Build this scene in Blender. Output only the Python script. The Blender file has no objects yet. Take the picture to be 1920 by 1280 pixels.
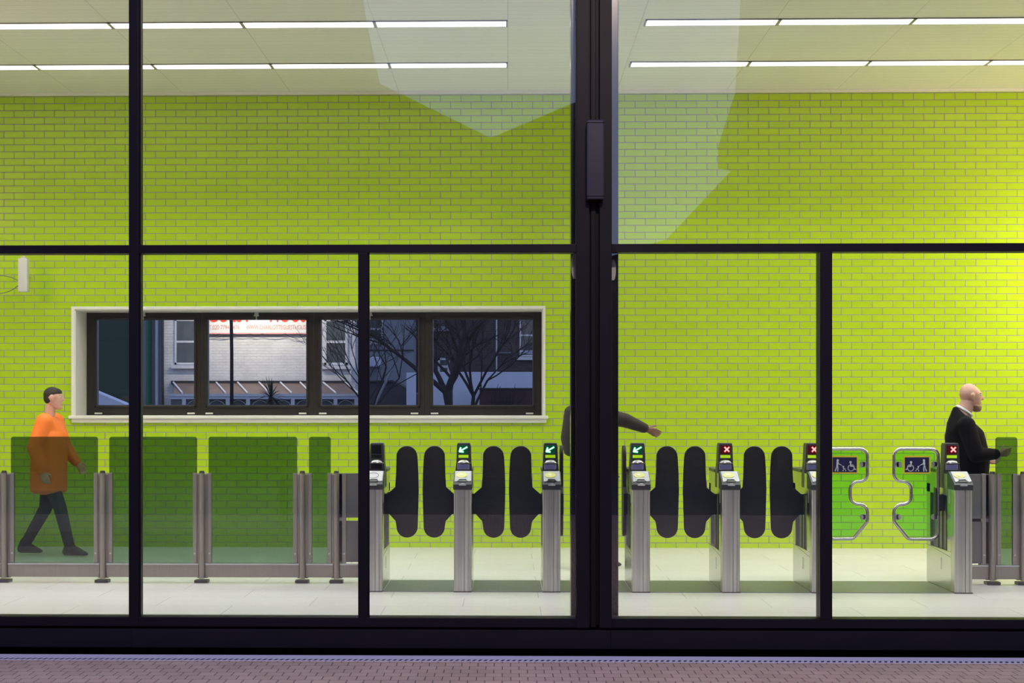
import bpy, bmesh, math, random
from mathutils import Vector, Matrix
random.seed(7)
scene = bpy.context.scene

# ------------------------------------------------------------------ camera
F = 3300.0                      # focal length in pixels of the 1920-wide frame
TH = math.atan(0.0258)          # slight yaw
EYE = 1.58
VPX, VPY = 952.0, 756.0
CX = VPX - F * math.tan(TH)
cam_d = bpy.data.cameras.new('camera')
cam = bpy.data.objects.new('camera', cam_d)
scene.collection.objects.link(cam)
cam_d.sensor_fit = 'HORIZONTAL'
cam_d.sensor_width = 36.0
cam_d.lens = F / 1920.0 * 36.0
cam_d.shift_x = (960.0 - CX) / 1920.0
cam_d.shift_y = (VPY - 640.0) / 1920.0
cam_d.clip_end = 500
cam.location = (0, 0, EYE)
cam.rotation_euler = (math.radians(90), 0, TH)
scene.camera = cam

# ------------------------------------------------------------------ world, exposure
w = bpy.data.worlds.new('dusk_sky')
scene.world = w
w.use_nodes = True
nt = w.node_tree
nt.nodes.clear()
out = nt.nodes.new('ShaderNodeOutputWorld')
bg = nt.nodes.new('ShaderNodeBackground')
tc = nt.nodes.new('ShaderNodeTexCoord')
sep = nt.nodes.new('ShaderNodeSeparateXYZ')
rmp = nt.nodes.new('ShaderNodeValToRGB')
rmp.color_ramp.elements[0].position = 0.0
rmp.color_ramp.elements[0].color = (0.58, 0.68, 1.10, 1)
rmp.color_ramp.elements[1].position = 0.75
rmp.color_ramp.elements[1].color = (0.42, 0.51, 0.98, 1)
nt.links.new(tc.outputs['Generated'], sep.inputs[0])
nt.links.new(sep.outputs['Z'], rmp.inputs[0])
nt.links.new(rmp.outputs[0], bg.inputs[0])
bg.inputs[1].default_value = 1.38
nt.links.new(bg.outputs[0], out.inputs[0])

vs = scene.view_settings
scene.display_settings.display_device = 'sRGB'
vs.view_transform = 'Standard'
vs.look = 'None'
vs.exposure = 0.0
vs.gamma = 1.0
vs.use_curve_mapping = False
cy = scene.cycles
cy.use_denoising = True
cy.max_bounces = 10
cy.transparent_max_bounces = 24
cy.caustics_reflective = False
cy.caustics_refractive = False
cy.sample_clamp_indirect = 6.0

STRIP_E = 4.5       # ceiling strip radiance
STRIP_W = 12.0       # power of the louvred lamp in each strip
def area(name, loc, rot, sx, sy, energy, col):
    d = bpy.data.lights.new(name, 'AREA')
    d.shape = 'RECTANGLE'; d.size = sx; d.size_y = sy
    d.energy = energy; d.color = col
    o = bpy.data.objects.new(name, d)
    o.location = loc; o.rotation_euler = rot
    scene.collection.objects.link(o)
    return o
# warm lamps of the hall continuing to the right and left of the view
area('hall_lamp', (8.6, 16.8, 4.2), (0, math.radians(86), 0), 1.2, 1.2, 150, (1.0, 0.66, 0.36))
area('hall_lamp', (7.05, 18.35, 3.2), (0, math.radians(60), math.radians(-35)), 0.5, 0.9, 80, (1.0, 0.76, 0.52))
area('hall_lamp', (-7.9, 14.2, 4.2), (0, math.radians(-50), 0), 1.0, 1.0, 150, (1.0, 0.66, 0.45))
# unseen warm lamp added behind the camera to brighten the pavement
area('pavement_fill', (1.0, 4.0, 6.5), (math.radians(25), 0, 0), 0.7, 0.4, 280, (1.0, 0.74, 0.58))

# ------------------------------------------------------------------ helpers
def at(px, py, Y):
    """world X, Z of the point on the plane y = Y seen at pixel (px, py)"""
    k = (px - CX) / F
    c, s = math.cos(TH), math.sin(TH)
    X = Y * (k * c - s) / (c + k * s)
    dep = Y * c - X * s
    return X, EYE - (py - VPY) * dep / F
def ax(px, Y): return at(px, VPY, Y)[0]
def az(py, Y, px=VPX): return at(px, py, Y)[1]

def P(v): return Vector(v)

class MB:
    """collects faces, then links them as one mesh object"""
    def __init__(s): s.bm = bmesh.new()
    def _new(s, f):
        s.bm.verts.index_update()
    def box(s, x0, x1, y0, y1, z0, z1, bev=0.0, seg=2):
        t = bmesh.new()
        bmesh.ops.create_cube(t, size=1)
        for v in t.verts:
            v.co = Vector(((x0 + x1) / 2 + v.co.x * (x1 - x0), (y0 + y1) / 2 + v.co.y * (y1 - y0), (z0 + z1) / 2 + v.co.z * (z1 - z0)))
        if bev > 0:
            bmesh.ops.bevel(t, geom=list(t.edges), offset=bev, segments=seg, profile=0.6, affect='EDGES')
        s.merge(t); return s
    def merge(s, t):
        m = bpy.data.meshes.new('t'); t.to_mesh(m); t.free()
        s.bm.from_mesh(m); bpy.data.meshes.remove(m)
    def prism(s, poly, a, b, axis='y', bev=0.0, seg=2):
        """extrude a 2D polygon; axis y: (x,z), axis z: (x,y), axis x: (y,z)"""
        t = bmesh.new()
        def p(q, h):
            if axis == 'y': return (q[0], h, q[1])
            if axis == 'z': return (q[0], q[1], h)
            return (h, q[0], q[1])
        A = [t.verts.new(p(q, a)) for q in poly]
        B = [t.verts.new(p(q, b)) for q in poly]
        fa = t.faces.new(A); fb = t.faces.new(list(reversed(B)))
        n = len(poly)
        for i in range(n):
            t.faces.new((A[i], B[i], B[(i + 1) % n], A[(i + 1) % n]))
        bmesh.ops.recalc_face_normals(t, faces=list(t.faces))
        if bev > 0:
            es = list(set(list(fa.edges) + list(fb.edges)))
            bmesh.ops.bevel(t, geom=es, offset=bev, segments=seg, profile=0.6, affect='EDGES')
        s.merge(t); return s
    def cyl(s, c, r, h, axis='z', n=24, r2=None):
        t = bmesh.new()
        bmesh.ops.create_cone(t, cap_ends=True, segments=n, radius1=r, radius2=r if r2 is None else r2, depth=h)
        if axis == 'y': M = Matrix.Rotation(math.radians(90), 4, 'X')
        elif axis == 'x': M = Matrix.Rotation(math.radians(90), 4, 'Y')
        else: M = Matrix.Identity(4)
        bmesh.ops.transform(t, matrix=Matrix.Translation(Vector(c)) @ M, verts=list(t.verts))
        s.merge(t); return s
    def ell(s, c, r, n=16):
        t = bmesh.new()
        bmesh.ops.create_uvsphere(t, u_segments=n * 2, v_segments=n, radius=1)
        for v in t.verts: v.co = Vector((c[0] + v.co.x * r[0], c[1] + v.co.y * r[1], c[2] + v.co.z * r[2]))
        s.merge(t); return s
    def hull(s, ells, sub=2):
        t = bmesh.new()
        for c, r in ells:
            if not hasattr(r, '__len__'): r = (r, r, r)
            q = bmesh.ops.create_icosphere(t, subdivisions=sub, radius=1)
            for v in q['verts']:
                v.co = Vector((c[0] + v.co.x * r[0], c[1] + v.co.y * r[1], c[2] + v.co.z * r[2]))
        g = bmesh.ops.convex_hull(t, input=list(t.verts))
        dele = [e for e in g['geom_interior'] if isinstance(e, bmesh.types.BMVert)]
        bmesh.ops.delete(t, geom=dele, context='VERTS')
        s.merge(t); return s
    def tube(s, pts, r, n=10, closed=False, cap=True):
        t = bmesh.new()
        pts = [Vector(p) for p in pts]
        m = len(pts)
        rings = []
        ref = None
        for i, p in enumerate(pts):
            if closed: d = pts[(i + 1) % m] - pts[i - 1]
            else: d = pts[min(i + 1, m - 1)] - pts[max(i - 1, 0)]
            d.normalize()
            if ref is None:
                ref = Vector((0, 1, 0)) if abs(d.y) < 0.9 else Vector((0, 0, 1))
            u = (ref - d * ref.dot(d)).normalized(); ref = u
            v = d.cross(u)
            rr = r[i] if hasattr(r, '__len__') else r
            rings.append([t.verts.new(p + u * rr * math.cos(2 * math.pi * k / n) + v * rr * math.sin(2 * math.pi * k / n)) for k in range(n)])
        for i in range(m if closed else m - 1):
            A, B = rings[i], rings[(i + 1) % m]
            for k in range(n): t.faces.new((A[k], A[(k + 1) % n], B[(k + 1) % n], B[k]))
        if cap and not closed:
            t.faces.new(list(reversed(rings[0]))); t.faces.new(rings[-1])
        bmesh.ops.recalc_face_normals(t, faces=list(t.faces))
        s.merge(t); return s
    def stroke(s, pts, wd, y0, y1):
        """flat line of width wd in the xz plane, between depths y0 and y1"""
        for a, b in zip(pts[:-1], pts[1:]):
            a = Vector((a[0], a[1])); b = Vector((b[0], b[1]))
            d = (b - a).normalized(); nn = Vector((-d.y, d.x)) * wd / 2
            e = d * wd * 0.25
            s.prism([tuple(a - e + nn), tuple(b + e + nn), tuple(b + e - nn), tuple(a - e - nn)], y0, y1)
        return s
    def disc(s, c, r, y0, y1, n=20, rz=None, a0=0, a1=360, ri=0):
        rz = rz or r
        ang = [math.radians(a0 + (a1 - a0) * k / n) for k in range(n + (0 if a1 - a0 == 360 else 1))]
        poly = [(c[0] + r * math.cos(a), c[1] + rz * math.sin(a)) for a in ang]
        if ri: poly += [(c[0] + ri * math.cos(a), c[1] + ri * math.sin(a)) for a in reversed(ang)]
        s.prism(poly, y0, y1); return s
    def build(s, name, mat, parent=None, smooth=False, origin=None, remesh=None, sm_iter=0):
        bm = s.bm
        root = parent
        while root is not None and root.parent is not None: root = root.parent
        if root is not None: off = Vector(root.location)
        elif origin is not None: off = Vector(origin)
        else:
            xs = [v.co.x for v in bm.verts]; ys = [v.co.y for v in bm.verts]; zs = [v.co.z for v in bm.verts]
            off = Vector(((min(xs) + max(xs)) / 2, (min(ys) + max(ys)) / 2, min(zs)))
        for v in bm.verts: v.co -= off
        me = bpy.data.meshes.new(name); bm.to_mesh(me); bm.free()
        if isinstance(mat, str): mat = M[mat]
        if remesh:
            o = bpy.data.objects.new('tmp', me); scene.collection.objects.link(o)
            md = o.modifiers.new('r', 'REMESH'); md.mode = 'VOXEL'; md.voxel_size = remesh
            if sm_iter:
                m2 = o.modifiers.new('s', 'SMOOTH'); m2.iterations = sm_iter; m2.factor = 0.5
            dg = bpy.context.evaluated_depsgraph_get()
            me2 = bpy.data.meshes.new_from_object(o.evaluated_get(dg))
            bpy.data.objects.remove(o); bpy.data.meshes.remove(me); me = me2; me.name = name
            smooth = True
        me.materials.clear(); me.materials.append(mat)
        if smooth is True: me.polygons.foreach_set('use_smooth', [True] * len(me.polygons))
        o = bpy.data.objects.new(name, me)
        scene.collection.objects.link(o)
        if root is None: o.location = off
        else: o.parent = parent
        if smooth == 'auto': auto_smooth(me)
        return o

def auto_smooth(me, ang=35):
    me.polygons.foreach_set('use_smooth', [True] * len(me.polygons))
    bm = bmesh.new(); bm.from_mesh(me)
    a = math.radians(ang)
    for e in bm.edges:
        e.smooth = len(e.link_faces) == 2 and e.calc_face_angle(4) < a
    bm.to_mesh(me); bm.free()

def tag(o, label=None, cat=None, group=None, kind=None):
    if label: o['label'] = label
    if cat: o['category'] = cat
    if group: o['group'] = group
    if kind: o['kind'] = kind
    return o
def thing(name, loc, label, cat, group=None, kind=None):
    o = bpy.data.objects.new(name, None); scene.collection.objects.link(o)
    o.location = loc; o.empty_display_size = 0.1
    return tag(o, label, cat, group, kind)
def struct(o, label=None, cat=None):
    return tag(o, label, cat, kind='structure')

def round_poly(pts, n=6):
    """pts: (x, z, radius) -> list of (x, z) with arcs at the corners"""
    res = []
    m = len(pts)
    for i in range(m):
        p = Vector(pts[i][:2]); r = pts[i][2]
        a = Vector(pts[i - 1][:2]); b = Vector(pts[(i + 1) % m][:2])
        u = (a - p).normalized(); v = (b - p).normalized()
        ang = u.angle(v)
        if r <= 0 or ang > 3.1: res.append(tuple(p)); continue
        t = r / math.tan(ang / 2)
        c = p + (u + v).normalized() * (r / math.sin(ang / 2))
        A = p + u * t - c; B = p + v * t - c
        th = A.angle(B)
        for k in range(n + 1):
            f = k / n
            q = (A * math.sin((1 - f) * th) + B * math.sin(f * th)) / math.sin(th)
            res.append(tuple(c + q))
    return res

# ------------------------------------------------------------------ materials
M = {}
def newmat(name):
    m = bpy.data.materials.new(name); m.use_nodes = True
    M[name] = m
    return m, m.node_tree, m.node_tree.nodes['Principled BSDF']
def pbr(name, col, rough=0.5, metal=0.0, var=0.06, nscale=(8, 8, 8), bump=0.0, emis=None, estr=0.0, coat=0.0, rvar=0.0):
    m, nt, b = newmat(name)
    tc = nt.nodes.new('ShaderNodeTexCoord'); mp = nt.nodes.new('ShaderNodeMapping')
    mp.inputs['Scale'].default_value = nscale
    nt.links.new(tc.outputs['Object'], mp.inputs[0])
    nz = nt.nodes.new('ShaderNodeTexNoise'); nz.inputs['Scale'].default_value = 1.0; nz.inputs['Detail'].default_value = 4
    nt.links.new(mp.outputs[0], nz.inputs['Vector'])
    mix = nt.nodes.new('ShaderNodeMix'); mix.data_type = 'RGBA'
    c = Vector(col)
    mix.inputs['A'].default_value = (*[max(0, x * (1 - var * 1.5)) for x in c], 1)
    mix.inputs['B'].default_value = (*[min(1, x * (1 + var * 1.5)) for x in c], 1)
    nt.links.new(nz.outputs[0], mix.inputs['Factor'])
    nt.links.new(mix.outputs['Result'], b.inputs['Base Color'])
    b.inputs['Roughness'].default_value = rough
    if rvar:
        mr = nt.nodes.new('ShaderNodeMapRange')
        mr.inputs['To Min'].default_value = rough - rvar; mr.inputs['To Max'].default_value = rough + rvar
        nt.links.new(nz.outputs[0], mr.inputs['Value']); nt.links.new(mr.outputs[0], b.inputs['Roughness'])
    b.inputs['Metallic'].default_value = metal
    b.inputs['Coat Weight'].default_value = coat
    if bump:
        bp = nt.nodes.new('ShaderNodeBump'); bp.inputs['Strength'].default_value = bump; bp.inputs['Distance'].default_value = 0.01
        nt.links.new(nz.outputs[0], bp.inputs['Height']); nt.links.new(bp.outputs[0], b.inputs['Normal'])
    if emis:
        b.inputs['Emission Color'].default_value = (*emis, 1); b.inputs['Emission Strength'].default_value = estr
    return m
def bricks(name, c1, c2, cm, bw, rh, mortar, plane='xz', ox=0.0, oy=0.0, rough=(0.3, 0.8), bump=0.4, offset=0.5, bias=0.0, coat=0.0, dist=0.004, wob=0.0, metal=0.0, stain=0.0):
    m, nt, b = newmat(name)
    geo = nt.nodes.new('ShaderNodeNewGeometry')
    sp = nt.nodes.new('ShaderNodeSeparateXYZ'); cb = nt.nodes.new('ShaderNodeCombineXYZ')
    nt.links.new(geo.outputs['Position'], sp.inputs[0])
    def add(sock, v):
        a = nt.nodes.new('ShaderNodeMath'); a.operation = 'ADD'; a.inputs[1].default_value = v
        nt.links.new(sock, a.inputs[0]); return a.outputs[0]
    su = {'xz': 'X', 'xy': 'X', 'yz': 'Y'}[plane]; sv = {'xz': 'Z', 'xy': 'Y', 'yz': 'Z'}[plane]
    nt.links.new(add(sp.outputs[su], ox), cb.inputs[0]); nt.links.new(add(sp.outputs[sv], oy), cb.inputs[1])
    vec = cb.outputs[0]
    if wob:
        nz = nt.nodes.new('ShaderNodeTexNoise'); nz.inputs['Scale'].default_value = 7
        nt.links.new(vec, nz.inputs['Vector'])
        vm = nt.nodes.new('ShaderNodeVectorMath'); vm.operation = 'MULTIPLY_ADD'
        nt.links.new(nz.outputs['Color'], vm.inputs[0]); vm.inputs[1].default_value = (wob, wob, 0)
        nt.links.new(vec, vm.inputs[2]); vec = vm.outputs[0]
    br = nt.nodes.new('ShaderNodeTexBrick')
    br.offset = offset
    nt.links.new(vec, br.inputs['Vector'])
    br.inputs['Color1'].default_value = (*c1, 1); br.inputs['Color2'].default_value = (*c2, 1); br.inputs['Mortar'].default_value = (*cm, 1)
    br.inputs['Scale'].default_value = 1; br.inputs['Mortar Size'].default_value = mortar
    br.inputs['Mortar Smooth'].default_value = 0.15; br.inputs['Bias'].default_value = bias
    br.inputs['Brick Width'].default_value = bw; br.inputs['Row Height'].default_value = rh
    col = br.outputs['Color']
    if stain:
        n2 = nt.nodes.new('ShaderNodeTexNoise'); n2.inputs['Scale'].default_value = 1.7; n2.inputs['Detail'].default_value = 6
        nt.links.new(cb.outputs[0], n2.inputs['Vector'])
        mr = nt.nodes.new('ShaderNodeMapRange'); mr.inputs['From Min'].default_value = 0.3; mr.inputs['From Max'].default_value = 0.7
        mr.inputs['To Min'].default_value = 1 - stain; mr.inputs['To Max'].default_value = 1 + stain * 0.5
        nt.links.new(n2.outputs[0], mr.inputs['Value'])
        vm = nt.nodes.new('ShaderNodeVectorMath'); vm.operation = 'SCALE'
        nt.links.new(col, vm.inputs[0]); nt.links.new(mr.outputs[0], vm.inputs['Scale']); col = vm.outputs[0]
    nt.links.new(col, b.inputs['Base Color'])
    mr = nt.nodes.new('ShaderNodeMapRange'); mr.inputs['To Min'].default_value = rough[0]; mr.inputs['To Max'].default_value = rough[1]
    nt.links.new(br.outputs['Fac'], mr.inputs['Value']); nt.links.new(mr.outputs[0], b.inputs['Roughness'])
    b.inputs['Coat Weight'].default_value = coat; b.inputs['Metallic'].default_value = metal
    inv = nt.nodes.new('ShaderNodeMath'); inv.operation = 'SUBTRACT'; inv.inputs[0].default_value = 1
    nt.links.new(br.outputs['Fac'], inv.inputs[1])
    bp = nt.nodes.new('ShaderNodeBump'); bp.inputs['Strength'].default_value = bump; bp.inputs['Distance'].default_value = dist
    nt.links.new(inv.outputs[0], bp.inputs['Height']); nt.links.new(bp.outputs[0], b.inputs['Normal'])
    return m
def glass(name, tint, ior=1.5, rough=0.0):
    m = bpy.data.materials.new(name); m.use_nodes = True; M[name] = m
    nt = m.node_tree; nt.nodes.clear()
    o = nt.nodes.new('ShaderNodeOutputMaterial'); mx = nt.nodes.new('ShaderNodeMixShader')
    tr = nt.nodes.new('ShaderNodeBsdfTransparent'); gl = nt.nodes.new('ShaderNodeBsdfGlossy')
    fr = nt.nodes.new('ShaderNodeFresnel'); fr.inputs[0].default_value = ior
    tr.inputs[0].default_value = (*tint, 1); gl.inputs['Roughness'].default_value = rough
    # faint unevenness of the pane
    tc = nt.nodes.new('ShaderNodeTexCoord'); nz = nt.nodes.new('ShaderNodeTexNoise'); nz.inputs['Scale'].default_value = 0.7
    bp = nt.nodes.new('ShaderNodeBump'); bp.inputs['Strength'].default_value = 0.01; bp.inputs['Distance'].default_value = 0.01
    nt.links.new(tc.outputs['Object'], nz.inputs['Vector']); nt.links.new(nz.outputs[0], bp.inputs['Height'])
    nt.links.new(bp.outputs[0], gl.inputs['Normal'])
    nt.links.new(fr.outputs[0], mx.inputs[0]); nt.links.new(tr.outputs[0], mx.inputs[1]); nt.links.new(gl.outputs[0], mx.inputs[2])
    nt.links.new(mx.outputs[0], o.inputs[0])
    return m

WOX = 0.851; WOZ = -0.054
bricks('lime_brick', (0.390, 0.60, 0.016), (0.425, 0.63, 0.020), (0.26, 0.235, 0.23), 0.2243, 0.0755, 0.0044, ox=WOX, oy=WOZ, rough=(0.22, 0.8), bump=0.5)
bricks('lime_brick_side', (0.42, 0.58, 0.08), (0.46, 0.62, 0.09), (0.42, 0.36, 0.33), 0.2263, 0.0764, 0.0040, plane='yz', rough=(0.22, 0.8), bump=0.5)
bricks('paving', (0.41, 0.265, 0.205), (0.47, 0.31, 0.245), (0.09, 0.055, 0.05), 0.1015, 0.14, 0.003, plane='xy', ox=0.03, rough=(0.6, 0.9), bump=0.5, wob=0.006, stain=0.15)
bricks('floor_tile', (0.55, 0.55, 0.56), (0.58, 0.58, 0.59), (0.40, 0.40, 0.40), 1.2, 0.6, 0.0035, plane='xy', ox=0.35, oy=0.1, rough=(0.34, 0.6), bump=0.1, stain=0.05)
bricks('ceiling_plank', (0.79, 0.78, 0.76), (0.82, 0.81, 0.79), (0.58, 0.57, 0.52), 1.195, 0.155, 0.0035, plane='xy', ox=0.0, oy=0.0, rough=(0.5, 0.7), bump=0.5, offset=0.0)
bricks('white_brick', (0.72, 0.71, 0.70), (0.76, 0.75, 0.74), (0.66, 0.65, 0.65), 0.24, 0.11, 0.008, rough=(0.7, 0.9), bump=0.8, dist=0.03, wob=0.03, stain=0.12)
bricks('dark_brick', (0.07, 0.055, 0.06), (0.10, 0.075, 0.075), (0.05, 0.045, 0.05), 0.24, 0.09, 0.008, rough=(0.8, 0.9), bump=0.5, stain=0.3)
bricks('street_brick', (0.06, 0.05, 0.04), (0.09, 0.06, 0.05), (0.06, 0.06, 0.055), 0.24, 0.09, 0.008, rough=(0.8, 0.9), bump=0.4, stain=0.3)
pbr('frame_paint', (0.0055, 0.0035, 0.0075), 0.42, 0.0, 0.15)
pbr('column_gloss', (0.008, 0.008, 0.010), 0.2, 0.0, 0.1)
pbr('plinth', (0.006, 0.0042, 0.008), 0.5, 0.0, 0.3, (3, 3, 12), bump=0.1)
pbr('void', (0.004, 0.003, 0.003), 0.9)
pbr('drain_steel', (0.50, 0.45, 0.52), 0.55, 0.0, 0.12, (6, 40, 6))
pbr('dark_hole', (0.006, 0.006, 0.012), 0.8)
pbr('white_paint', (0.76, 0.77, 0.72), 0.45, 0.0, 0.03)
pbr('window_brown', (0.022, 0.018, 0.013), 0.38, 0.0, 0.12)
pbr('steel', (0.60, 0.59, 0.57), 0.34, 1.0, 0.28, (52, 52, 0.8), rvar=0.08)
pbr('steel_side', (0.62, 0.62, 0.60), 0.24, 1.0, 0.05, (2, 2, 60), rvar=0.05)
pbr('steel_plate', (0.20, 0.23, 0.22), 0.45, 0.7, 0.2, (1, 14, 1), rvar=0.08)
pbr('fence_metal', (0.36, 0.325, 0.295), 0.42, 0.75, 0.08, (120, 120, 1.5))
pbr('panel_grey', (0.17, 0.165, 0.165), 0.45, 0.4, 0.06, (2, 2, 2))
pbr('cap_dark', (0.03, 0.032, 0.038), 0.4)
pbr('housing', (0.035, 0.037, 0.042), 0.42, 0.0, 0.08)
pbr('face_grey', (0.38, 0.39, 0.42), 0.42, 0.3, 0.06)
pbr('silver', (0.62, 0.63, 0.65), 0.3, 0.8, 0.05)
pbr('screen_black', (0.006, 0.007, 0.008), 0.15)
pbr('screen_green', (0.0, 0.03, 0.012), 0.2, emis=(0.0, 0.09, 0.035), estr=0.5)
pbr('screen_red', (0.03, 0.0, 0.002), 0.2, emis=(0.12, 0.0, 0.005), estr=0.4)
pbr('arrow_green', (0.5, 1, 0.7), 0.4, emis=(0.45, 1.0, 0.65), estr=2.2)
pbr('cross_red', (1, 0.3, 0.3), 0.4, emis=(1.0, 0.32, 0.28), estr=2.2)
pbr('halo_green', (0, 0.3, 0.1), 0.4, emis=(0.0, 0.42, 0.14), estr=0.7)
pbr('halo_red', (0.3, 0, 0.02), 0.4, emis=(0.6, 0.0, 0.02), estr=0.8)
pbr('lime_label', (0.50, 0.85, 0.0), 0.4, emis=(0.5, 0.9, 0.0), estr=0.35)
pbr('lcd', (0.10, 0.10, 0.24), 0.2, var=0.3, nscale=(120, 120, 90), emis=(0.15, 0.14, 0.34), estr=0.35)
pbr('disc_yellow', (0.58, 0.60, 0.16), 0.35)
pbr('disc_pale', (0.66, 0.67, 0.55), 0.35)
pbr('paddle_black', (0.008, 0.008, 0.010), 0.5, 0.0, 0.2, (5, 5, 14), bump=0.4)
pbr('paddle_edge', (0.05, 0.052, 0.055), 0.4)
pbr('recess_dark', (0.13, 0.14, 0.15), 0.35, 0.6)
pbr('tube_steel', (0.60, 0.60, 0.58), 0.26, 1.0, 0.05)
pbr('sign_blue', (0.012, 0.012, 0.085), 0.35)
pbr('sign_yellow', (0.78, 0.62, 0.03), 0.4)
pbr('sign_white', (0.78, 0.80, 0.85), 0.4)
pbr('fixture_metal', (0.30, 0.30, 0.27), 0.4, 0.0)
pbr('box_grey', (0.55, 0.56, 0.55), 0.4)
pbr('cable', (0.22, 0.24, 0.12), 0.5)
pbr('pale_fitting', (0.85, 0.86, 0.9), 0.4)
pbr('wall_box', (0.028, 0.026, 0.036), 0.5)
pbr('skin', (0.62, 0.36, 0.28), 0.5, 0.0, 0.08, (30, 30, 30))
pbr('skin_dark', (0.22, 0.12, 0.08), 0.5, 0.0, 0.08, (30, 30, 30))
pbr('beard', (0.30, 0.17, 0.12), 0.8, 0.0, 0.2, (90, 90, 90))
pbr('suit', (0.004, 0.004, 0.005), 0.95, 0.0, 0.2, (20, 20, 5), bump=0.3)
pbr('shirt', (0.75, 0.76, 0.80), 0.7)
pbr('hi_vis', (0.95, 0.20, 0.02), 0.6, 0.0, 0.1, (6, 6, 6), bump=0.3)
pbr('dark_cloth', (0.03, 0.035, 0.04), 0.85, 0.0, 0.2, (12, 12, 5), bump=0.3)
pbr('brown_cloth', (0.028, 0.020, 0.018), 0.85, 0.0, 0.2, (12, 12, 5), bump=0.3)
pbr('boot', (0.012, 0.012, 0.012), 0.45)
pbr('hair', (0.02, 0.015, 0.012), 0.7, 0.0, 0.2, (60, 60, 60), bump=0.5)
pbr('eye_white', (0.8, 0.8, 0.78), 0.2)
pbr('eye_dark', (0.02, 0.015, 0.01), 0.1)
pbr('bag_cloth', (0.025, 0.022, 0.022), 0.8, 0.0, 0.15, (15, 15, 15), bump=0.3)
pbr('render_grey', (0.26, 0.28, 0.33), 0.85, 0.0, 0.15, (0.8, 0.8, 0.8), bump=0.2)
pbr('green_reflection', (0.022, 0.055, 0.030), 0.6, 0.0, 0.15, (1, 1, 4))  # reflected green of the glass, put into a wall colour
pbr('green_pipe', (0.02, 0.14, 0.06), 0.5)
pbr('ext_white', (0.66, 0.67, 0.70), 0.6, 0.0, 0.08)
pbr('ext_dark', (0.03, 0.03, 0.035), 0.6)
pbr('ext_glass', (0.10, 0.11, 0.12), 0.15, 0.0, 0.35, (3, 3, 1.2))
pbr('roof_panel', (0.16, 0.11, 0.095), 0.5, 0.0, 0.35, (1.5, 1.5, 1.5))
pbr('sign_board', (0.80, 0.78, 0.76), 0.5, emis=(1.0, 0.93, 0.88), estr=0.0)
pbr('sign_red', (0.75, 0.06, 0.03), 0.5, emis=(0.8, 0.06, 0.03), estr=0.0)
pbr('sign_pink', (0.66, 0.28, 0.26), 0.5)
pbr('lamp_post', (0.012, 0.012, 0.014), 0.6)
pbr('palm', (0.025, 0.045, 0.025), 0.6, 0.0, 0.3, (9, 9, 9))
pbr('bark', (0.022, 0.019, 0.018), 0.9, 0.0, 0.3, (9, 9, 9), bump=0.5)
pbr('hoarding', (0.62, 0.66, 0.80), 0.6, 0.0, 0.05)
pbr('dark_red', (0.045, 0.014, 0.016), 0.6, 0.0, 0.2)
pbr('asphalt', (0.05, 0.05, 0.052), 0.9, 0.0, 0.2, (20, 20, 20), bump=0.3)
pbr('slate', (0.045, 0.045, 0.055), 0.7, 0.0, 0.2, (4, 4, 4))
pbr('diffuser', (0.9, 0.9, 0.88), 0.5, emis=(0.97, 1.0, 0.97), estr=STRIP_E)
glass('facade_glass', (0.985, 0.995, 0.985), 1.62)
glass('window_glass', (0.82, 0.84, 0.82))
glass('tinted_glass', (0.41, 0.53, 0.45))
glass('green_glass', (0.62, 0.93, 0.50))

for n_, l_ in (('frame_paint', .18), ('plinth', .18), ('void', 0), ('lime_brick', .35), ('suit', .15), ('paddle_black', .35), ('wall_box', .3)):
    M[n_].node_tree.nodes['Principled BSDF'].inputs['Specular IOR Level'].default_value = l_
# ------------------------------------------------------------------ setting
YF = 11.58          # facade front face
YW = 19.30          # rear wall face
YG = 14.73          # front of the ticket gates
CEIL = 5.0
XL, XR = -8.6, 9.2

# rear wall with the window opening
wx0, wz1 = at(140, 578, YW); wx1 = ax(1019, YW)
wz0 = az(784, YW, 600); wz1 = az(579, YW, 600)
mb = MB()
T = 0.62
mb.box(XL, wx0, YW, YW + T, -0.05, CEIL + .2)
mb.box(wx1, XR, YW, YW + T, -0.05, CEIL + .2)
mb.box(wx0, wx1, YW, YW + T, -0.05, wz0)
mb.box(wx0, wx1, YW, YW + T, wz1, CEIL + .2)
struct(mb.build('wall_back', 'lime_brick'), 'lime green glazed brick rear wall', 'wall')
struct(MB().box(XL - .2, XL, YF + .2, YW + T, -0.05, CEIL + .2).build('wall_left', 'lime_brick_side'), 'end wall of the hall, out of view on the left', 'wall')
struct(MB().box(XR, XR + .2, YF + .2, YW + T, -0.05, CEIL + .2).build('wall_right', 'lime_brick_side'), 'end wall of the hall, out of view on the right', 'wall')
struct(MB().box(XL, XR, YF + .12, YW, -0.3, 0).build('floor', 'floor_tile'), 'pale grey tiled hall floor', 'floor')
struct(MB().box(XL, XR, YF + .15, YW, CEIL, CEIL + .2).build('ceiling', 'ceiling_plank'), 'white slatted ceiling with strip lights', 'ceiling')
struct(MB().box(XL, XR, YW - .04, YW, CEIL - .03, CEIL, .004).build('trim_1', 'white_paint'), 'white edge strip between ceiling and green wall', 'trim')
struct(MB().box(-30, 30, -2.5, YF - 0.47, -0.3, -0.05).build('ground_1', 'paving'), 'brown block paving in front of the station', 'pavement')
struct(MB().box(-40, 40, -30, -2.5, -0.4, -0.1).build('ground_2', 'asphalt'), 'road surface', 'road')
struct(MB().box(-60, 60, YW + T, 120, -0.4, -0.12).build('ground_3', 'asphalt'), 'ground behind the station', 'ground')

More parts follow.
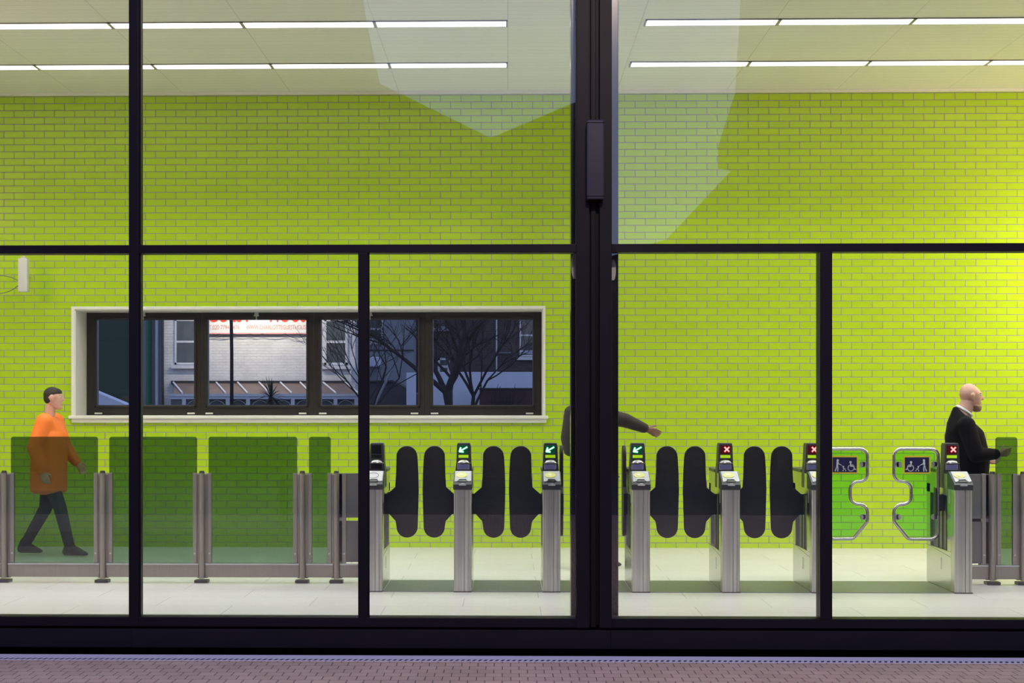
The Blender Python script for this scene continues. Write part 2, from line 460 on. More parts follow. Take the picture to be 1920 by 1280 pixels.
# white surround of the rear window band
mb = MB()
fx0 = ax(134, YW); fx1 = ax(1022.5, YW); fz1 = az(574, YW, 600); 
mb.box(fx0, fx1, YW - .012, YW + .0, wz1 - .002, fz1, .003)
mb.box(fx0, wx0 + .002, YW - .012, YW, wz0, wz1, .003)
mb.box(wx1 - .002, fx1, YW - .012, YW, wz0, wz1, .003)
struct(mb.build('trim_2', 'white_paint'), 'white painted border around the ribbon window', 'trim')
mb = MB()
mb.box(wx0 - .001, wx0 + .012, YW, YW + T, wz0, wz1)
mb.box(wx1 - .012, wx1 + .001, YW, YW + T, wz0, wz1)
mb.box(wx0, wx1, YW, YW + T, wz1 - .012, wz1 + .001)
struct(mb.build('trim_3', 'white_paint'), 'white lining of the deep window recess', 'trim')
mb = MB()
mb.box(wx0 - .06, wx1 + .05, YW - .045, YW + T, wz0 - .005, wz0 + .03, .008)
mb.box(wx0 - .03, wx1 + .03, YW - .025, YW, wz0 - .05, wz0 - .005, .006)
struct(mb.build('trim_4', 'white_paint'), 'white moulded sill under the ribbon window', 'trim')

# rear windows: four dark framed units at the back of the recess
YB = YW + 0.50
def gx(px): return ax(px, YB)
gz0 = az(759, YB, 600); gz1 = az(599, YB, 600); bz0 = wz0 + .03; bz1 = wz1 - .012
units = [(165, 376.5, 182, 363.5), (376.5, 588, 390, 574), (588, 797, 602.5, 783.5), (797, 1017, 812, 998.5)]
for i, (a, b, g0, g1) in enumerate(units):
    n = 10 + i
    loc = ((gx(a) + gx(b)) / 2, YB, bz0)
    r = thing('window_%d' % n, loc, ['dark framed window at the left end of the ribbon, dark green beyond', 'dark framed window showing the lit white wall and sign outside', 'dark framed window showing a sash window and branches outside', 'dark framed window at the right end of the ribbon, tree trunk beyond'][i], 'window', kind='structure')
    x0, x1 = gx(a) + .0003, gx(b) - .0003
    if i == 0: x0 = wx0 + .013
    if i == 3: x1 = wx1 - .013
    mb = MB()
    mb.box(x0, gx(g0), YB, YB + .09, bz0, bz1, .004); mb.box(gx(g1), x1, YB, YB + .09, bz0, bz1, .004)
    mb.box(gx(g0) - .002, gx(g1) + .002, YB, YB + .09, bz0, gz0, .004); mb.box(gx(g0) - .002, gx(g1) + .002, YB, YB + .09, gz1, bz1, .004)
    mb.build('window_frame', 'window_brown', r)
    mb = MB(); d = .028
    mb.box(gx(g0) - d, gx(g1) + d, YB - .02, YB, gz0 - d, gz0 - .004, .005); mb.box(gx(g0) - d, gx(g1) + d, YB - .02, YB, gz1 + .004, gz1 + d, .005)
    mb.box(gx(g0) - d, gx(g0) - .004, YB - .02, YB, gz0 - d, gz1 + d, .005); mb.box(gx(g1) + .004, gx(g1) + d, YB - .02, YB, gz0 - d, gz1 + d, .005)
    mb.build('sash', 'window_brown', r)
    MB().box(gx(g0) - .01, gx(g1) + .01, YB + .03, YB + .04, gz0 - .01, gz1 + .01).build('pane', 'window_glass', r)
    for px in ((g0 + 3, g1 - 6) if i else (185.5, 359)):
        if i == 3 and px > 900: px = 993
        c = gx(px)
        h = MB().box(c - .042, c + .042, YB - .035, YB - .015, bz0 + .012, bz0 + .03, .004).build('hinge', 'white_paint', r)
        tag(h, 'small white hinge cover')
    if i < 3:
        c = gx([269.5, 481.5, 694][i])
        mb = MB(); zt = bz1
        mb.box(c - .022, c + .022, YB - .03, YB, zt - .035, zt - .002, .003).box(c - .03, c + .03, YB - .036, YB - .02, zt - .045, zt - .028, .003).cyl((c, YB - .03, zt - .06), .008, .05)
        tag(mb.build('catch', 'silver', r), 'small metal catch')

# ------------------------------------------------------------------ facade
D = 0.15
tz1 = az(457.5, YF); tz0 = az(473, YF)            # transom
rz1 = az(1158.5, YF); rz0 = az(1176, YF)          # bottom rail
pz1 = az(1180.5, YF); pz0 = az(1215.5, YF)        # plinth
FX0, FX1 = -7.5, 7.5
cL0, cL1 = ax(1081, YF), ax(1105, YF); cR0, cR1 = ax(1124, YF), ax(1147, YF)
TOP = 6.2
def trimbox(n, lab, *a, mat='frame_paint', bev=.003):
    return struct(MB().box(*a, bev).build('trim_%d' % n, mat), lab, 'facade frame')
trimbox(5, 'dark transom bar left of the central post', FX0, cL0, YF, YF + D, tz0, tz1)
trimbox(6, 'dark transom bar right of the central post', cR1, FX1, YF, YF + D, tz0, tz1)
trimbox(7, 'dark bottom rail left of the central post', FX0, cL0, YF, YF + D, rz0, rz1)
trimbox(8, 'dark bottom rail right of the central post', cR1, FX1, YF, YF + D, rz0, rz1)
m1a, m1b = ax(242, YF), ax(259.5, YF)
mA = [ax(241.5, YF), ax(259.5, YF)]; mBx = [ax(671.5, YF), ax(689, YF)]; mC = [ax(1537.5, YF), ax(1558, YF)]
def mull(n, lab, x0, x1, z0, z1):
    mb = MB().box(x0, x1, YF - .004, YF + D, z0, z1, .003)
    mb.box(x1 - .001, x1 + .012, YF + .02, YF + .032, z0, z1)
    struct(mb.build('trim_%d' % n, 'frame_paint'), lab, 'facade mullion')
mull(9, 'dark full height mullion near the left edge', mA[0], mA[1], rz0, TOP)
mull(10, 'short dark mullion below the transom, left of centre', mBx[0], mBx[1], rz1, tz0)
mull(11, 'short dark mullion below the transom, right of centre', mC[0], mC[1], rz1, tz0)
# plinth, shadow gap
mb = MB()
xs = [FX0, ax(247, YF), ax(1145, YF), FX1]
for a, b in zip(xs[:-1], xs[1:]): mb.box(a + .0008, b - .0008, YF - .01, YF + .06, pz0, pz1, .002)
struct(mb.build('trim_12', 'plinth'), 'dark metal plinth panels along the foot of the glazing', 'plinth')
struct(MB().box(FX0, FX1, YF - .205, YF + .12, -0.30, -0.10).box(FX0, FX1, YF + .05, YF + .12, -0.15, rz0 + .01).build('trim_13', 'void'), 'dark recess behind and below the plinth', 'plinth')
struct(MB().box(FX0, FX1, YF - .1, YF + .14, TOP - .9, TOP).build('trim_14', 'frame_paint'), 'dark fascia above the glazing', 'fascia')
struct(MB().box(FX0, FX1, YF + .14, YF + .2, CEIL + .0, TOP).build('wall_front', 'frame_paint'), 'upper front wall above the ceiling', 'wall')
# central post: two frames with a recessed channel
mb = MB()
mb.box(cL0, cL1, YF - .012, YF + D, rz0, TOP, .003)
mb.box(cL0 - .003, cL0 + .012, YF - .004, YF + .004, rz0, TOP)
struct(mb.build('trim_15', 'frame_paint'), 'left half of the dark central post', 'facade post')
mb = MB()
mb.box(cR0, cR1, YF - .012, YF + D, rz0, TOP, .003)
struct(mb.build('trim_16', 'frame_paint'), 'right half of the dark central post', 'facade post')
mb = MB()
mb.box(cL1, cR0, YF + .05, YF + D, pz1 - .02, TOP)
mb.box(cL1 + .01, cR0 - .022, YF + .02, YF + .06, rz0, TOP, .003)
struct(mb.build('trim_17', 'frame_paint'), 'recessed dark channel between the two halves of the central post', 'facade post')
# column behind the glass
YC = YF + 0.22
struct(MB().box(ax(1070.5, YC), ax(1159.5, YC), YC, YC + .2, 0, CEIL + .1, .004).build('trim_18', 'column_gloss'), 'wide dark steel column standing just inside the glass', 'column')

def pane(n, lab, x0, x1, z0, z1):
    struct(MB().box(x0, x1, YF + .05, YF + .062, z0, z1).build('window_%d' % n, 'facade_glass'), lab, 'glazing')
pane(1, 'clear upper pane at the left edge', FX0, mA[0], tz1, TOP - .9)
pane(2, 'large clear upper pane left of the central post', mA[1], cL0, tz1, TOP - .9)
pane(3, 'large clear upper pane right of the central post', cR1, FX1, tz1, TOP - .9)
pane(4, 'clear lower pane at the left edge', FX0, mA[0], rz1, tz0)
pane(5, 'clear lower pane in front of the glass barrier', mA[1], mBx[0], rz1, tz0)
pane(6, 'clear lower pane in front of the left ticket gates', mBx[1], cL0, rz1, tz0)
pane(7, 'clear lower pane in front of the middle ticket gates', cR1, mC[0], rz1, tz0)
pane(8, 'clear lower pane in front of the wide gate', mC[1], FX1, rz1, tz0)

# drain
dr = thing('slot_drain', (0, YF - .33, -0.05), 'long pale metal slot drain along the foot of the glazing', 'drain')
MB().box(FX0, FX1, YF - .388, YF - .205, -0.30, -0.050, .003).build('kerb_strip', 'drain_steel', dr)
mb = MB().box(FX0, FX1, YF - .47, YF - .391, -0.12, -0.047, .002)
mb.build('grate', 'drain_steel', dr)
mb = MB()
x = FX0
while x < FX1:
    mb.prism([(x, YF - .460), (x + .018, YF - .460), (x + .032, YF - .402), (x + .014, YF - .402)], -0.0475, -0.0465, axis='z')
    x += .036
g = mb.build('slots', 'dark_hole', dr); tag(g, 'row of dark slots', kind='stuff')

# fixture on the central post
x0, z0 = at(1100.5, 373.5, YF - .11); x1, z1 = at(1132.5, 224, YF - .11)
wl = thing('wall_light', ((x0 + x1) / 2, YF - .04, z0), 'slim upright dark box fitting on the central post above the transom', 'light fitting')
MB().box(x0 + .012, x1 - .012, YF - .09, YF - .012, z0 - .012, z1 - .03, .006).build('bracket', 'void', wl)
MB().box(x0, x1, YF - .11, YF - .03, z0, z1, .012, 3).build('cover', 'wall_box', wl, smooth='auto')
for zz in (z0 + .018, z1 - .021): MB().box(x0 - .001, x1 + .001, YF - .112, YF - .03, zz, zz + .003).build('end_seam', 'void', wl)
# pale curved fittings on the inner column
for nm, lab, pa, pb, ya, yb_, side in (('door_sensor', 'small pale curved fitting behind the glass left of the central post', 1072, 1083, 476, 522, -1), ('door_sensor', 'small pale curved fitting behind the glass right of the central post', 1144, 1155, 487, 525, 1)):
    yy = YC - .05
    a, zt = at(pa, ya, yy); b, zb = at(pb, yb_, yy)
    pts = []
    for k in range(9):
        t = k / 8; bul = math.sin(t * math.pi) ** .6 * .3 + .7
        e = (a + (b - a) * (1 - bul)) if side < 0 else (b - (b - a) * (1 - bul))
        pts.append((e, zb + (zt - zb) * t))
    inner = b if side < 0 else a
    poly = pts + [(inner, zt), (inner, zb)]
    r = thing(nm, ((a + b) / 2, yy, zb), lab, 'sensor', group='curved fittings on the inner column')
    MB().prism(poly, yy, yy + .03, bev=.002).build('cover', 'pale_fitting', r)
    MB().box(min(a, b) + .012, max(a, b), yy + .03, YC, zb + .02, zt - .02).build('mounting', 'void', r)

# ------------------------------------------------------------------ ceiling strip lights
PIT = 1.195
rows = [13.89, 15.83, 17.77]
lamp_n = 0
def strip(xa, xb, y, lab):
    r = thing('ceiling_light', ((xa + xb) / 2, y, CEIL - .012), lab, 'strip light', group='linear lights in the ceiling')
    wd = .22
    MB().box(xa + .016, xb - .016, y - wd / 2, y + wd / 2, CEIL - .008, CEIL - .003).build('diffuser', 'diffuser', r)
    mb = MB()
    mb.box(xa, xa + .016, y - wd / 2 - .01, y + wd / 2 + .01, CEIL - .014, CEIL).box(xb - .016, xb, y - wd / 2 - .01, y + wd / 2 + .01, CEIL - .014, CEIL)
    mb.box(xa, xb, y - wd / 2 - .01, y - wd / 2, CEIL - .012, CEIL).box(xa, xb, y + wd / 2, y + wd / 2 + .01, CEIL - .012, CEIL)
    mb.build('housing', 'fixture_metal', r)
    lt = area('strip_lamp', ((xa + xb) / 2, y, CEIL - .016), (0, 0, 0), xb - xa - .04, wd, STRIP_W, (0.97, 1.0, 0.995))
    lt.data.spread = math.radians(110)
ordn = ['first', 'second', 'third', 'fourth', 'fifth', 'sixth', 'seventh']
for ri, y in enumerate(rows):
    rn = ['Hidden row', 'Front row', 'Rear row'][ri]
    for k in range(6):
        strip(-PIT * (k + 1), -PIT * k, y, '%s white strip light, %s one left of the centre gap in the ceiling' % (rn, ordn[k]))
    for k in range(5):
        strip(1.228 + PIT * k, 1.228 + PIT * (k + 1), y, '%s white strip light, %s one right of the centre gap in the ceiling' % (rn, ordn[k]))

# box with cables on the wall, far left
YS = YW - .34
xa, zb = at(33.5, 547, YS); xb, zt = at(51, 484, YS)
r = thing('column_speaker', ((xa + xb) / 2, YW, zb), 'slim pale grey upright box high on the green wall at the left edge', 'speaker')
MB().box(xa, xb, YS, YS + .09, zb, zt, .008, 3).build('cabinet', 'box_grey', r, smooth='auto')
mb = MB(); 
mb.box(xa + .02, xb - .02, YS + .03, YS + .06, zt, zt + .014).cyl(((xa + xb) / 2, YS + .045, zt + .02), .012, .02).cyl((xa + .025, YS + .045, zt + .012), .008, .02)
mb.build('cable_entry', 'silver', r)
MB().tube([((xa + xb) / 2, YS + .085, (zb + zt) / 2), ((xa + xb) / 2 - .02, YW - .001, (zb + zt) / 2)], .014).build('bracket', 'silver', r)
cz = at(30, 522, YW - .05)[1]
def sag(p0, p1, s, n=8):
    return [Vector(p0).lerp(Vector(p1), k / n) - Vector((0, 0, s * 4 * (k / n) * (1 - k / n))) for k in range(n + 1)]
xm = ax(-6, YW)
MB().tube(sag((xa + .01, YS + .06, zt - .25), (xm - .1, YW - .03, cz), -.05), .006).build('cable', 'cable', r)
MB().tube(sag((xa + .01, YS + .06, zt - .27), (xm - .1, YW - .03, cz - .12), .07), .006).build('cable', 'cable', r)

# ------------------------------------------------------------------ glass barriers
YP = 15.50
SP = F / YP
def barrier(name, lab, posts, bays, grp='glass barrier runs beside the gates'):
    """posts: pixel x list; bays: (kind, px0, px1) ; all at depth YP"""
    xs = [ax(p, YP) for p in posts]
    r = thing(name, (sum(xs) / len(xs), YP, 0), lab, 'barrier', group=grp)
    for x in xs:
        p = MB().cyl((x, YP - .03, .50), .0245, .93).build('post', 'fence_metal', r, smooth='auto')
        MB().cyl((x, YP - .03, .975), .026, .022, r2=.020).build('post_cap', 'cap_dark', p, smooth='auto')
        MB().prism([(x - .058, YP - .085), (x - .045, YP - .098), (x + .045, YP - .098), (x + .058, YP - .085), (x + .058, YP + .03), (x - .058, YP + .03)], 0, .026, axis='z', bev=.004).build('foot', 'cap_dark', p)
        mb = MB().box(x - .048, x + .048, YP, YP + .02, .036, .955, .002)
        mb.build('channel', 'fence_metal', p)
        for sg in (-1, 1):
            c = MB().box(min(x + sg * .048, x + sg * .083), max(x + sg * .048, x + sg * .083), YP - .012, YP + .028, .170, .965, .003).build('clamp', 'fence_metal', p)
            mb = MB().cyl((x + sg * .066, YP - .015, .255), .008, .012, axis='y', n=12)
            tag(mb.build('bolt', 'silver', p), 'bright bolt')
    for b in bays:
        x0, x1 = ax(b[1], YP), ax(b[2], YP)
        if b[0] == 'glass':
            R = .022
            MB().prism(round_poly([(x0, .165, .002), (x1, .165, .002), (x1, b[3] if len(b) > 3 else 1.285, R), (x0, b[3] if len(b) > 3 else 1.285, R)]), YP + .002, YP + .014).build('glass_panel', 'tinted_glass', r)
        elif b[0] == 'solid':
            o = MB().box(x0, x1, YP + .0, YP + .015, .18, .545, .002).box(x0, x1, YP + .0, YP + .015, .572, .962, .002).build('solid_panel', 'panel_grey', r)
            tag(o, 'solid grey metal panel in two halves')
            mb = MB()
            xc = x0 + .03 if b[3] == 'L' else x1 - .03
            for z in (.255, .50, .62, .90): mb.cyl((xc, YP - .004, z), .007, .012, axis='y', n=10)
            mb.box(xc - .022 * (1 if b[3] == 'R' else -1), xc - .019 * (1 if b[3] == 'R' else -1), YP - .003, YP, .18, .96)
            mb.build('bolt', 'silver', r)
    # kick rail between posts
    allx = sorted(xs)
    ends = [ax(min(b[1] for b in bays), YP)] + allx + [ax(max(b[2] for b in bays), YP)]
    for a, b in zip(ends[:-1], ends[1:]):
        if b - a < .05: continue
        o = MB().box(a + .03, b - .03, YP - .02, YP + .015, .045, .155, .003).build('kick_rail', 'fence_metal', r)
        o2 = MB().box(a + .03, b - .03, YP - .03, YP + .025, .155, .168, .003).build('rail_cap', 'silver', o)
barrier('glass_barrier', 'long barrier of dark tinted glass panels on steel posts, left of the gates',
        [-176, 9.4, 193.7, 379.5, 567.5, 631.5],
        [('glass', -165, -1), ('glass', 20.3, 183.3), ('glass', 204.7, 369.3), ('glass', 391, 557), ('glass', 579.3, 620), ('solid', 636, 692, 'L')])
barrier('glass_barrier', 'short barrier with one narrow tinted glass panel, right of the last gate',
        [1858.8, 1916.5, 2105],
        [('solid', 1806, 1854, 'R'), ('glass', 1867, 1907.5), ('glass', 1927, 2095)])

# ------------------------------------------------------------------ ticket gates
GW = .0735
def paddle_poly(sg):
    pts = [(717.5, 925), (723, 925), (737, 913), (738.6, 890), (739.5, 852)]
    cxp, cyp, r = 759, 855.3, 19.7
    for k in range(1, 12):
        a = math.pi - math.pi * k / 12
        pts.append((cxp + r * math.cos(a), cyp - r * math.sin(a)))
    pts += [(779, 856), (780.6, 885), (781.4, 918), (780.4, 955), (779.3, 988)]
    for k in range(1, 12):
        a = -math.pi * k / 12
        pts.append((759.4 + 19.8 * math.cos(a), 988 - 19.8 * math.sin(a)))
    pts += [(739.6, 988), (738, 977), (726, 963.5), (717.5, 963.5)]
    s = 217.4
    return [(sg * (x - 717.5) / s, EYE - (y - 756) / s) for x, y in pts]
def picto(mb, cx, cz, s, kind, fl, y0, y1):
    """s = metres per unit of sign drawing (1 unit = 1 zoomed px)"""
    def q(x, y): return (cx + fl * x * s, cz - y * s)
    if kind == 'chair':
        mb.disc(q(-8, -55), 14 * s, y0, y1)
        mb.stroke([q(-8, -38), q(-5, -5), q(35, -5)], 15 * s, y0, y1)
        mb.stroke([q(-6, -22), q(25, -22)], 8 * s, y0, y1)
        mb.stroke([q(30, -5), q(48, 38), q(60, 36)], 12 * s, y0, y1)
        pts = [q(-2 + 38 * math.cos(math.radians(a)), 18 - 38 * math.sin(math.radians(a))) for a in range(120, 361, 20)]
        mb.stroke(pts, 10 * s, y0, y1)
    else:
        mb.disc(q(-38, -72), 14 * s, y0, y1)
        mb.stroke([q(-40, -55), q(-44, -10)], 22 * s, y0, y1)
        mb.stroke([q(-46, -10), q(-55, 25), q(-70, 62)], 13 * s, y0, y1)
        mb.stroke([q(-42, -10), q(-36, 25), q(-38, 64)], 13 * s, y0, y1)
        mb.stroke([q(-36, -48), q(-22, -25), q(0, -16)], 9 * s, y0, y1)
        mb.stroke([q(0, -16), q(28, 6)], 4 * s, y0, y1)
        mb.disc(q(32, 8), 10 * s, y0, y1)
        mb.stroke([q(32, 18), q(38, 36), q(58, 40)], 11 * s, y0, y1)
        mb.stroke([q(40, 38), q(28, 52)], 5 * s, y0, y1)
        mb.disc(q(28, 58), 7 * s, y0, y1); mb.disc(q(62, 58), 7 * s, y0, y1)
def wide_panel(root, sg, X0, yb):
    """root gate, sg=+1 panel extends to the right of the gate side X0"""
    s = 217.6 * 6.736
    # drawing taken for the panel that extends to the left (sg=-1): hinge side at zoomed x=1450
    def q(x, y): return (X0 + (-sg) * ((x - 1462) / s) * 1.0, EYE - ((830 + y / 6.736) - 756) / 217.6)
    def xx(p): return q(p[0], p[1])
    C = [(870, 75, 90), (1424, 75, 90), (1424, 1205, 95), (1050, 1205, 70), (870, 985, 80), (870, 770, 100), (1086, 770, 105), (1086, 482, 105), (870, 482, 100)]
    pl = round_poly([(xx(c)[0], xx(c)[1], c[2] / s) for c in C], 8)
    # resample long edges lightly
    P3 = [(p[0], yb, p[1]) for p in pl]
    fr = MB().tube(P3, .0145, n=12, closed=True).build('wide_flap', 'tube_steel', root, smooth=True)
    tag(fr, 'bent steel tube flap filled with green glass')
    Ci = [(895, 100, 70), (1396, 100, 70), (1396, 1180, 75), (1062, 1180, 60), (897, 975, 60), (897, 797, 75), (1110, 797, 130), (1110, 455, 130), (897, 455, 75)]
    pi = round_poly([(xx(c)[0], xx(c)[1], c[2] / s) for c in Ci], 6)
    MB().prism(pi, yb - .004, yb + .004).build('glass_infill', 'green_glass', fr)
    for (cx, cyy, d) in ((935, 268, 1), (1372, 265, -1), (930, 928, 1), (1372, 926, -1)):
        a = xx((cx, cyy)); e = xx((cx - d * 55, cyy))
        mb = MB().box(min(a[0], e[0]), max(a[0], e[0]), yb - .008, yb + .008, a[1] - 36 / s, a[1] + 36 / s, .003)
        mb.cyl((a[0], yb, a[1]), 36 / s, .016, axis='y', n=20).cyl((a[0], yb - .01, a[1]), 12 / s, .006, axis='y', n=12)
        mb.build('glass_clamp', 'steel', fr)
    c0, c1 = xx((985, 385)), xx((1325, 158))
    x0, x1 = sorted((c0[0], c1[0])); z0, z1 = sorted((c0[1], c1[1]))
    sb = MB().prism(round_poly([(x0, z0, .012), (x1, z0, .012), (x1, z1, .012), (x0, z1, .012)], 4), yb - .0065, yb - .0042).build('sign', 'sign_yellow', fr)
    tag(sb, 'blue accessibility sign with yellow border')
    c0, c1 = xx((1005, 366)), xx((1308, 178)); x0, x1 = sorted((c0[0], c1[0])); z0, z1 = sorted((c0[1], c1[1]))
    MB().box(x0, x1, yb - .0075, yb - .0064, z0, z1).build('sign_field', 'sign_blue', sb_parent(fr))
    mb = MB()
    fl = sg
    a = xx((1075, 295)); picto(mb, a[0], a[1], 1 / s, 'chair', fl, yb - .0085, yb - .0074)
    a = xx((1205, 288)); picto(mb, a[0], a[1], 1 / s, 'walk', fl, yb - .0085, yb - .0074)
    mb.build('pictogram', 'sign_white', sb_parent(fr))
def sb_parent(fr): return fr

def gate(px, lab, state, left, right, reader=True):
    X = ax(px, YG)
    Y = YG
    r = thing('ticket_gate', (X, Y, 0), lab, 'ticket gate', group='ticket gates in a row')
    # front column: faceted brushed steel section with a groove
    w2 = GW
    prof = [(-w2, .12), (-w2, .006), (-w2 + .006, 0), (-.014, -.004), (.010, -.004), (.012, .006), (.016, .006), (.018, -.003), (.046, -.001), (.048, .005), (.052, .005), (.054, 0), (w2 - .006, .002), (w2, .008), (w2, .12)]
    MB().prism([(X + a, Y + b) for a, b in prof], 0.006, .87, axis='z').build('front_column', 'steel', r)
    MB().box(X - w2 - .003, X + w2 + .003, Y - .006, Y + .12, 0, .008).build('foot', 'cap_dark', r)
    # cabinet body with real recesses on both sides
    mb = MB()
    e = .003
    w3 = w2 - .001
    mb.box(X - w3, X + w3, Y + .12, Y + .98, 0.0, .335, e)
    mb.box(X - w3, X + w3, Y + .12, Y + .25, .335, .88, e)
    mb.box(X - w3, X + w3, Y + .85, Y + .98, .335, .88, e)
    mb.box(X - w3, X + w3, Y + .25, Y + .98, .80, .985, e)
    cab = mb.build('cabinet', 'steel_side', r)
    mb = MB()
    for sg in (-1, 1):
        xx = X + sg * w3
        mb.tube([(xx, Y + .12, .29), (xx, Y + .90, .335), (xx, Y + .98, .335)], .0018, n=6)
    mb.build('panel_seam', 'cap_dark', cab)
    MB().box(X - .045, X + .045, Y + .24, Y + .86, .325, .81).build('recess', 'recess_dark', r)
    mb = MB()
    for yy in (.36, .50, .64): mb.box(X - .052, X + .052, Y + yy, Y + yy + .03, .335, .80, .002)
    mb.build('guide_rail', 'cap_dark', r)
    for sg in (-1, 1):
        MB().box(X + sg * w3 - .002, X + sg * w3 + .002, Y + .44, Y + .475, .16, .26, .001).build('handle', 'silver', r)
        MB().box(X + sg * w3 - .0018, X + sg * w3 + .0018, Y + .16, Y + .20, .74, .86, .001).build('label_plate', 'face_grey', r)
    MB().box(X - w2 - .002, X + w2 + .002, Y + .55, Y + .985, .985, 1.012, .006).build('top_cover', 'cap_dark', r)
    # reader head
    hw = .079
    prof = [(-.012, .858), (-.012, .902), (.012, .925), (.165, 1.004), (.225, 1.004), (.225, .862)]
    hd = MB().prism([(Y + a, b) for a, b in prof], X - hw, X + hw, axis='x', bev=.005).build('reader_head', 'housing', r)
    # sloped face plate, lies on the slope from (.012,.925) to (.165,1.004)
    ang = math.atan2(1.004 - .925, .165 - .012)
    O = Vector((X, Y + .012, .925)); U = Vector((0, math.cos(ang), math.sin(ang))); N = Vector((0, -math.sin(ang), math.cos(ang)))
    L = math.hypot(.153, .079)
    def onface(mb2, poly, h0, h1, off=(0, 0)):
        t = bmesh.new()
        A = [t.verts.new(O + Vector((a + off[0], 0, 0)) + U * (b + off[1]) + N * h0) for a, b in poly]
        B = [t.verts.new(O + Vector((a + off[0], 0, 0)) + U * (b + off[1]) + N * h1) for a, b in poly]
        t.faces.new(A); t.faces.new(list(reversed(B)))
        for i in range(len(poly)): t.faces.new((A[i], B[i], B[(i + 1) % len(poly)], A[(i + 1) % len(poly)]))
        bmesh.ops.recalc_face_normals(t, faces=list(t.faces)); mb2.merge(t)
    mb = MB()
    onface(mb, [(-.066, -.004), (-.052, -.004), (-.034, .012), (-.030, .034), (.030, .034), (.034, .012), (.052, -.004), (.072, .006), (.070, L - .002), (-.066, L - .002)], 0, .006)
    mb.build('face_plate', 'face_grey', hd)
    mb = MB(); onface(mb, [(-.038, -.006), (.038, -.006), (.026, .024), (-.026, .024)], .001, .004)
    mb.build('ticket_slot', 'screen_black', hd)
    mb = MB(); mb.box(X - .030, X + .030, Y - .020, Y - .010, .893, .905, .003).box(X - .015, X + .015, Y - .024, Y - .012, .896, .912, .003)
    mb.build('slot_lip', 'silver', hd)
    if reader:
        mb = MB(); onface(mb, [(.047 * math.cos(a * math.pi / 14), .044 * math.sin(a * math.pi / 14)) for a in range(28)], .006, .010, (-.010, .097))
        mb.build('reader_disc', 'disc_yellow', hd)
        mb = MB(); onface(mb, [(.017 * math.cos(a * math.pi / 10), .020 * math.sin(a * math.pi / 10)) for a in range(20)], .010, .012, (-.016, .100))
        mb.build('reader_mark', 'disc_pale', hd)
        mb = MB(); onface(mb, [(-.034, -.004), (.034, -.004), (.034, .004), (-.034, .004)], .006, .008, (-.004, .045))
        mb.build('face_strip', 'silver', hd)
    else:
        mb = MB()
        pts = []
        for a in range(28):
            th = a * math.pi / 14
            pts.append(O + Vector((-.01 + .046 * math.cos(th), 0, 0)) + U * (.092 + .044 * math.sin(th)) + N * .007)
        mb.tube(pts, .0018, n=6, closed=True); mb.build('ring_line', 'cap_dark', hd)
    # display tower
    yt = Y + .375
    prof = [(-.073, .86), (.076, .86), (.077, .95), (.072, 1.0), (.064, 1.08), (.060, 1.215), (.052, 1.24), (-.050, 1.24), (-.058, 1.225), (-.064, 1.08), (-.072, 1.0), (-.074, .95)]
    tw = MB().prism([(X + a, b) for a, b in prof], yt, yt + .15, bev=.006, seg=3).build('display_tower', 'housing', r)
    y0, y1 = yt - .004, yt + .004
    MB().box(X + .040, X + .043, yt - .001, yt + .004, 1.07, 1.225).build('seam', 'cap_dark', tw)
    scr = {'arrow': 'screen_green', 'cross': 'screen_red', 'off': 'screen_black'}[state]
    sc = MB().box(X - .046, X + .038, y0, y1, 1.146, 1.222, .002).build('screen', scr, tw)
    if state == 'arrow':
        for nm, mt, wd, dy in (('arrow_glow', 'halo_green', .019, 0), ('arrow', 'arrow_green', .010, .0015)):
            mb = MB(); a, b = y0 - .0018 - dy, y0 - .0002 - dy
            mb.stroke([(X - .034, 1.170), (X + .028, 1.205)], wd, a, b)
            mb.stroke([(X - .026, 1.200), (X - .036, 1.168), (X - .004, 1.164)], wd * 1.1, a, b)
            mb.build(nm, mt, tw)
    elif state == 'cross':
        for nm, mt, wd, dy in (('cross_glow', 'halo_red', .019, 0), ('cross', 'cross_red', .010, .0015)):
            mb = MB(); a, b = y0 - .0018 - dy, y0 - .0002 - dy; c = (X + .010, 1.187); d = .018
            mb.stroke([(c[0] - d, c[1] - d), (c[0] + d, c[1] + d)], wd, a, b)
            mb.stroke([(c[0] - d, c[1] + d), (c[0] + d, c[1] - d)], wd, a - .0004, b)
            mb.build(nm, mt, tw)
    lab_m = 'lime_label' if state != 'off' else 'screen_black'
    MB().box(X - .045, X + .040, y0, y1, 1.113, 1.138, .001).build('lime_strip', lab_m, tw)
    t = bmesh.new(); bmesh.ops.create_uvsphere(t, u_segments=24, v_segments=12, radius=1)
    bmesh.ops.delete(t, geom=[v for v in t.verts if v.co.z < -.01], context='VERTS')
    for v in t.verts: v.co = Vector((X - .002 + v.co.x * .050, yt + v.co.y * .03, 1.070 + v.co.z * .028))
    mb = MB(); mb.merge(t); mb.box(X - .060, X + .060, yt - .004, yt + .005, 1.066, 1.071, .001)
    mb.build('dome', 'silver', tw, smooth='auto')
    MB().box(X - .056, X + .048, y0, y1, 1.012, 1.060, .002).build('display_surround', 'face_grey' if state != 'off' else 'cap_dark', tw)
    MB().box(X - .050, X + .042, y0 - .001, y1, 1.018, 1.055).build('text_display', 'lcd' if state != 'off' else 'screen_black', tw)
    # paddles
    YPd = Y + .45
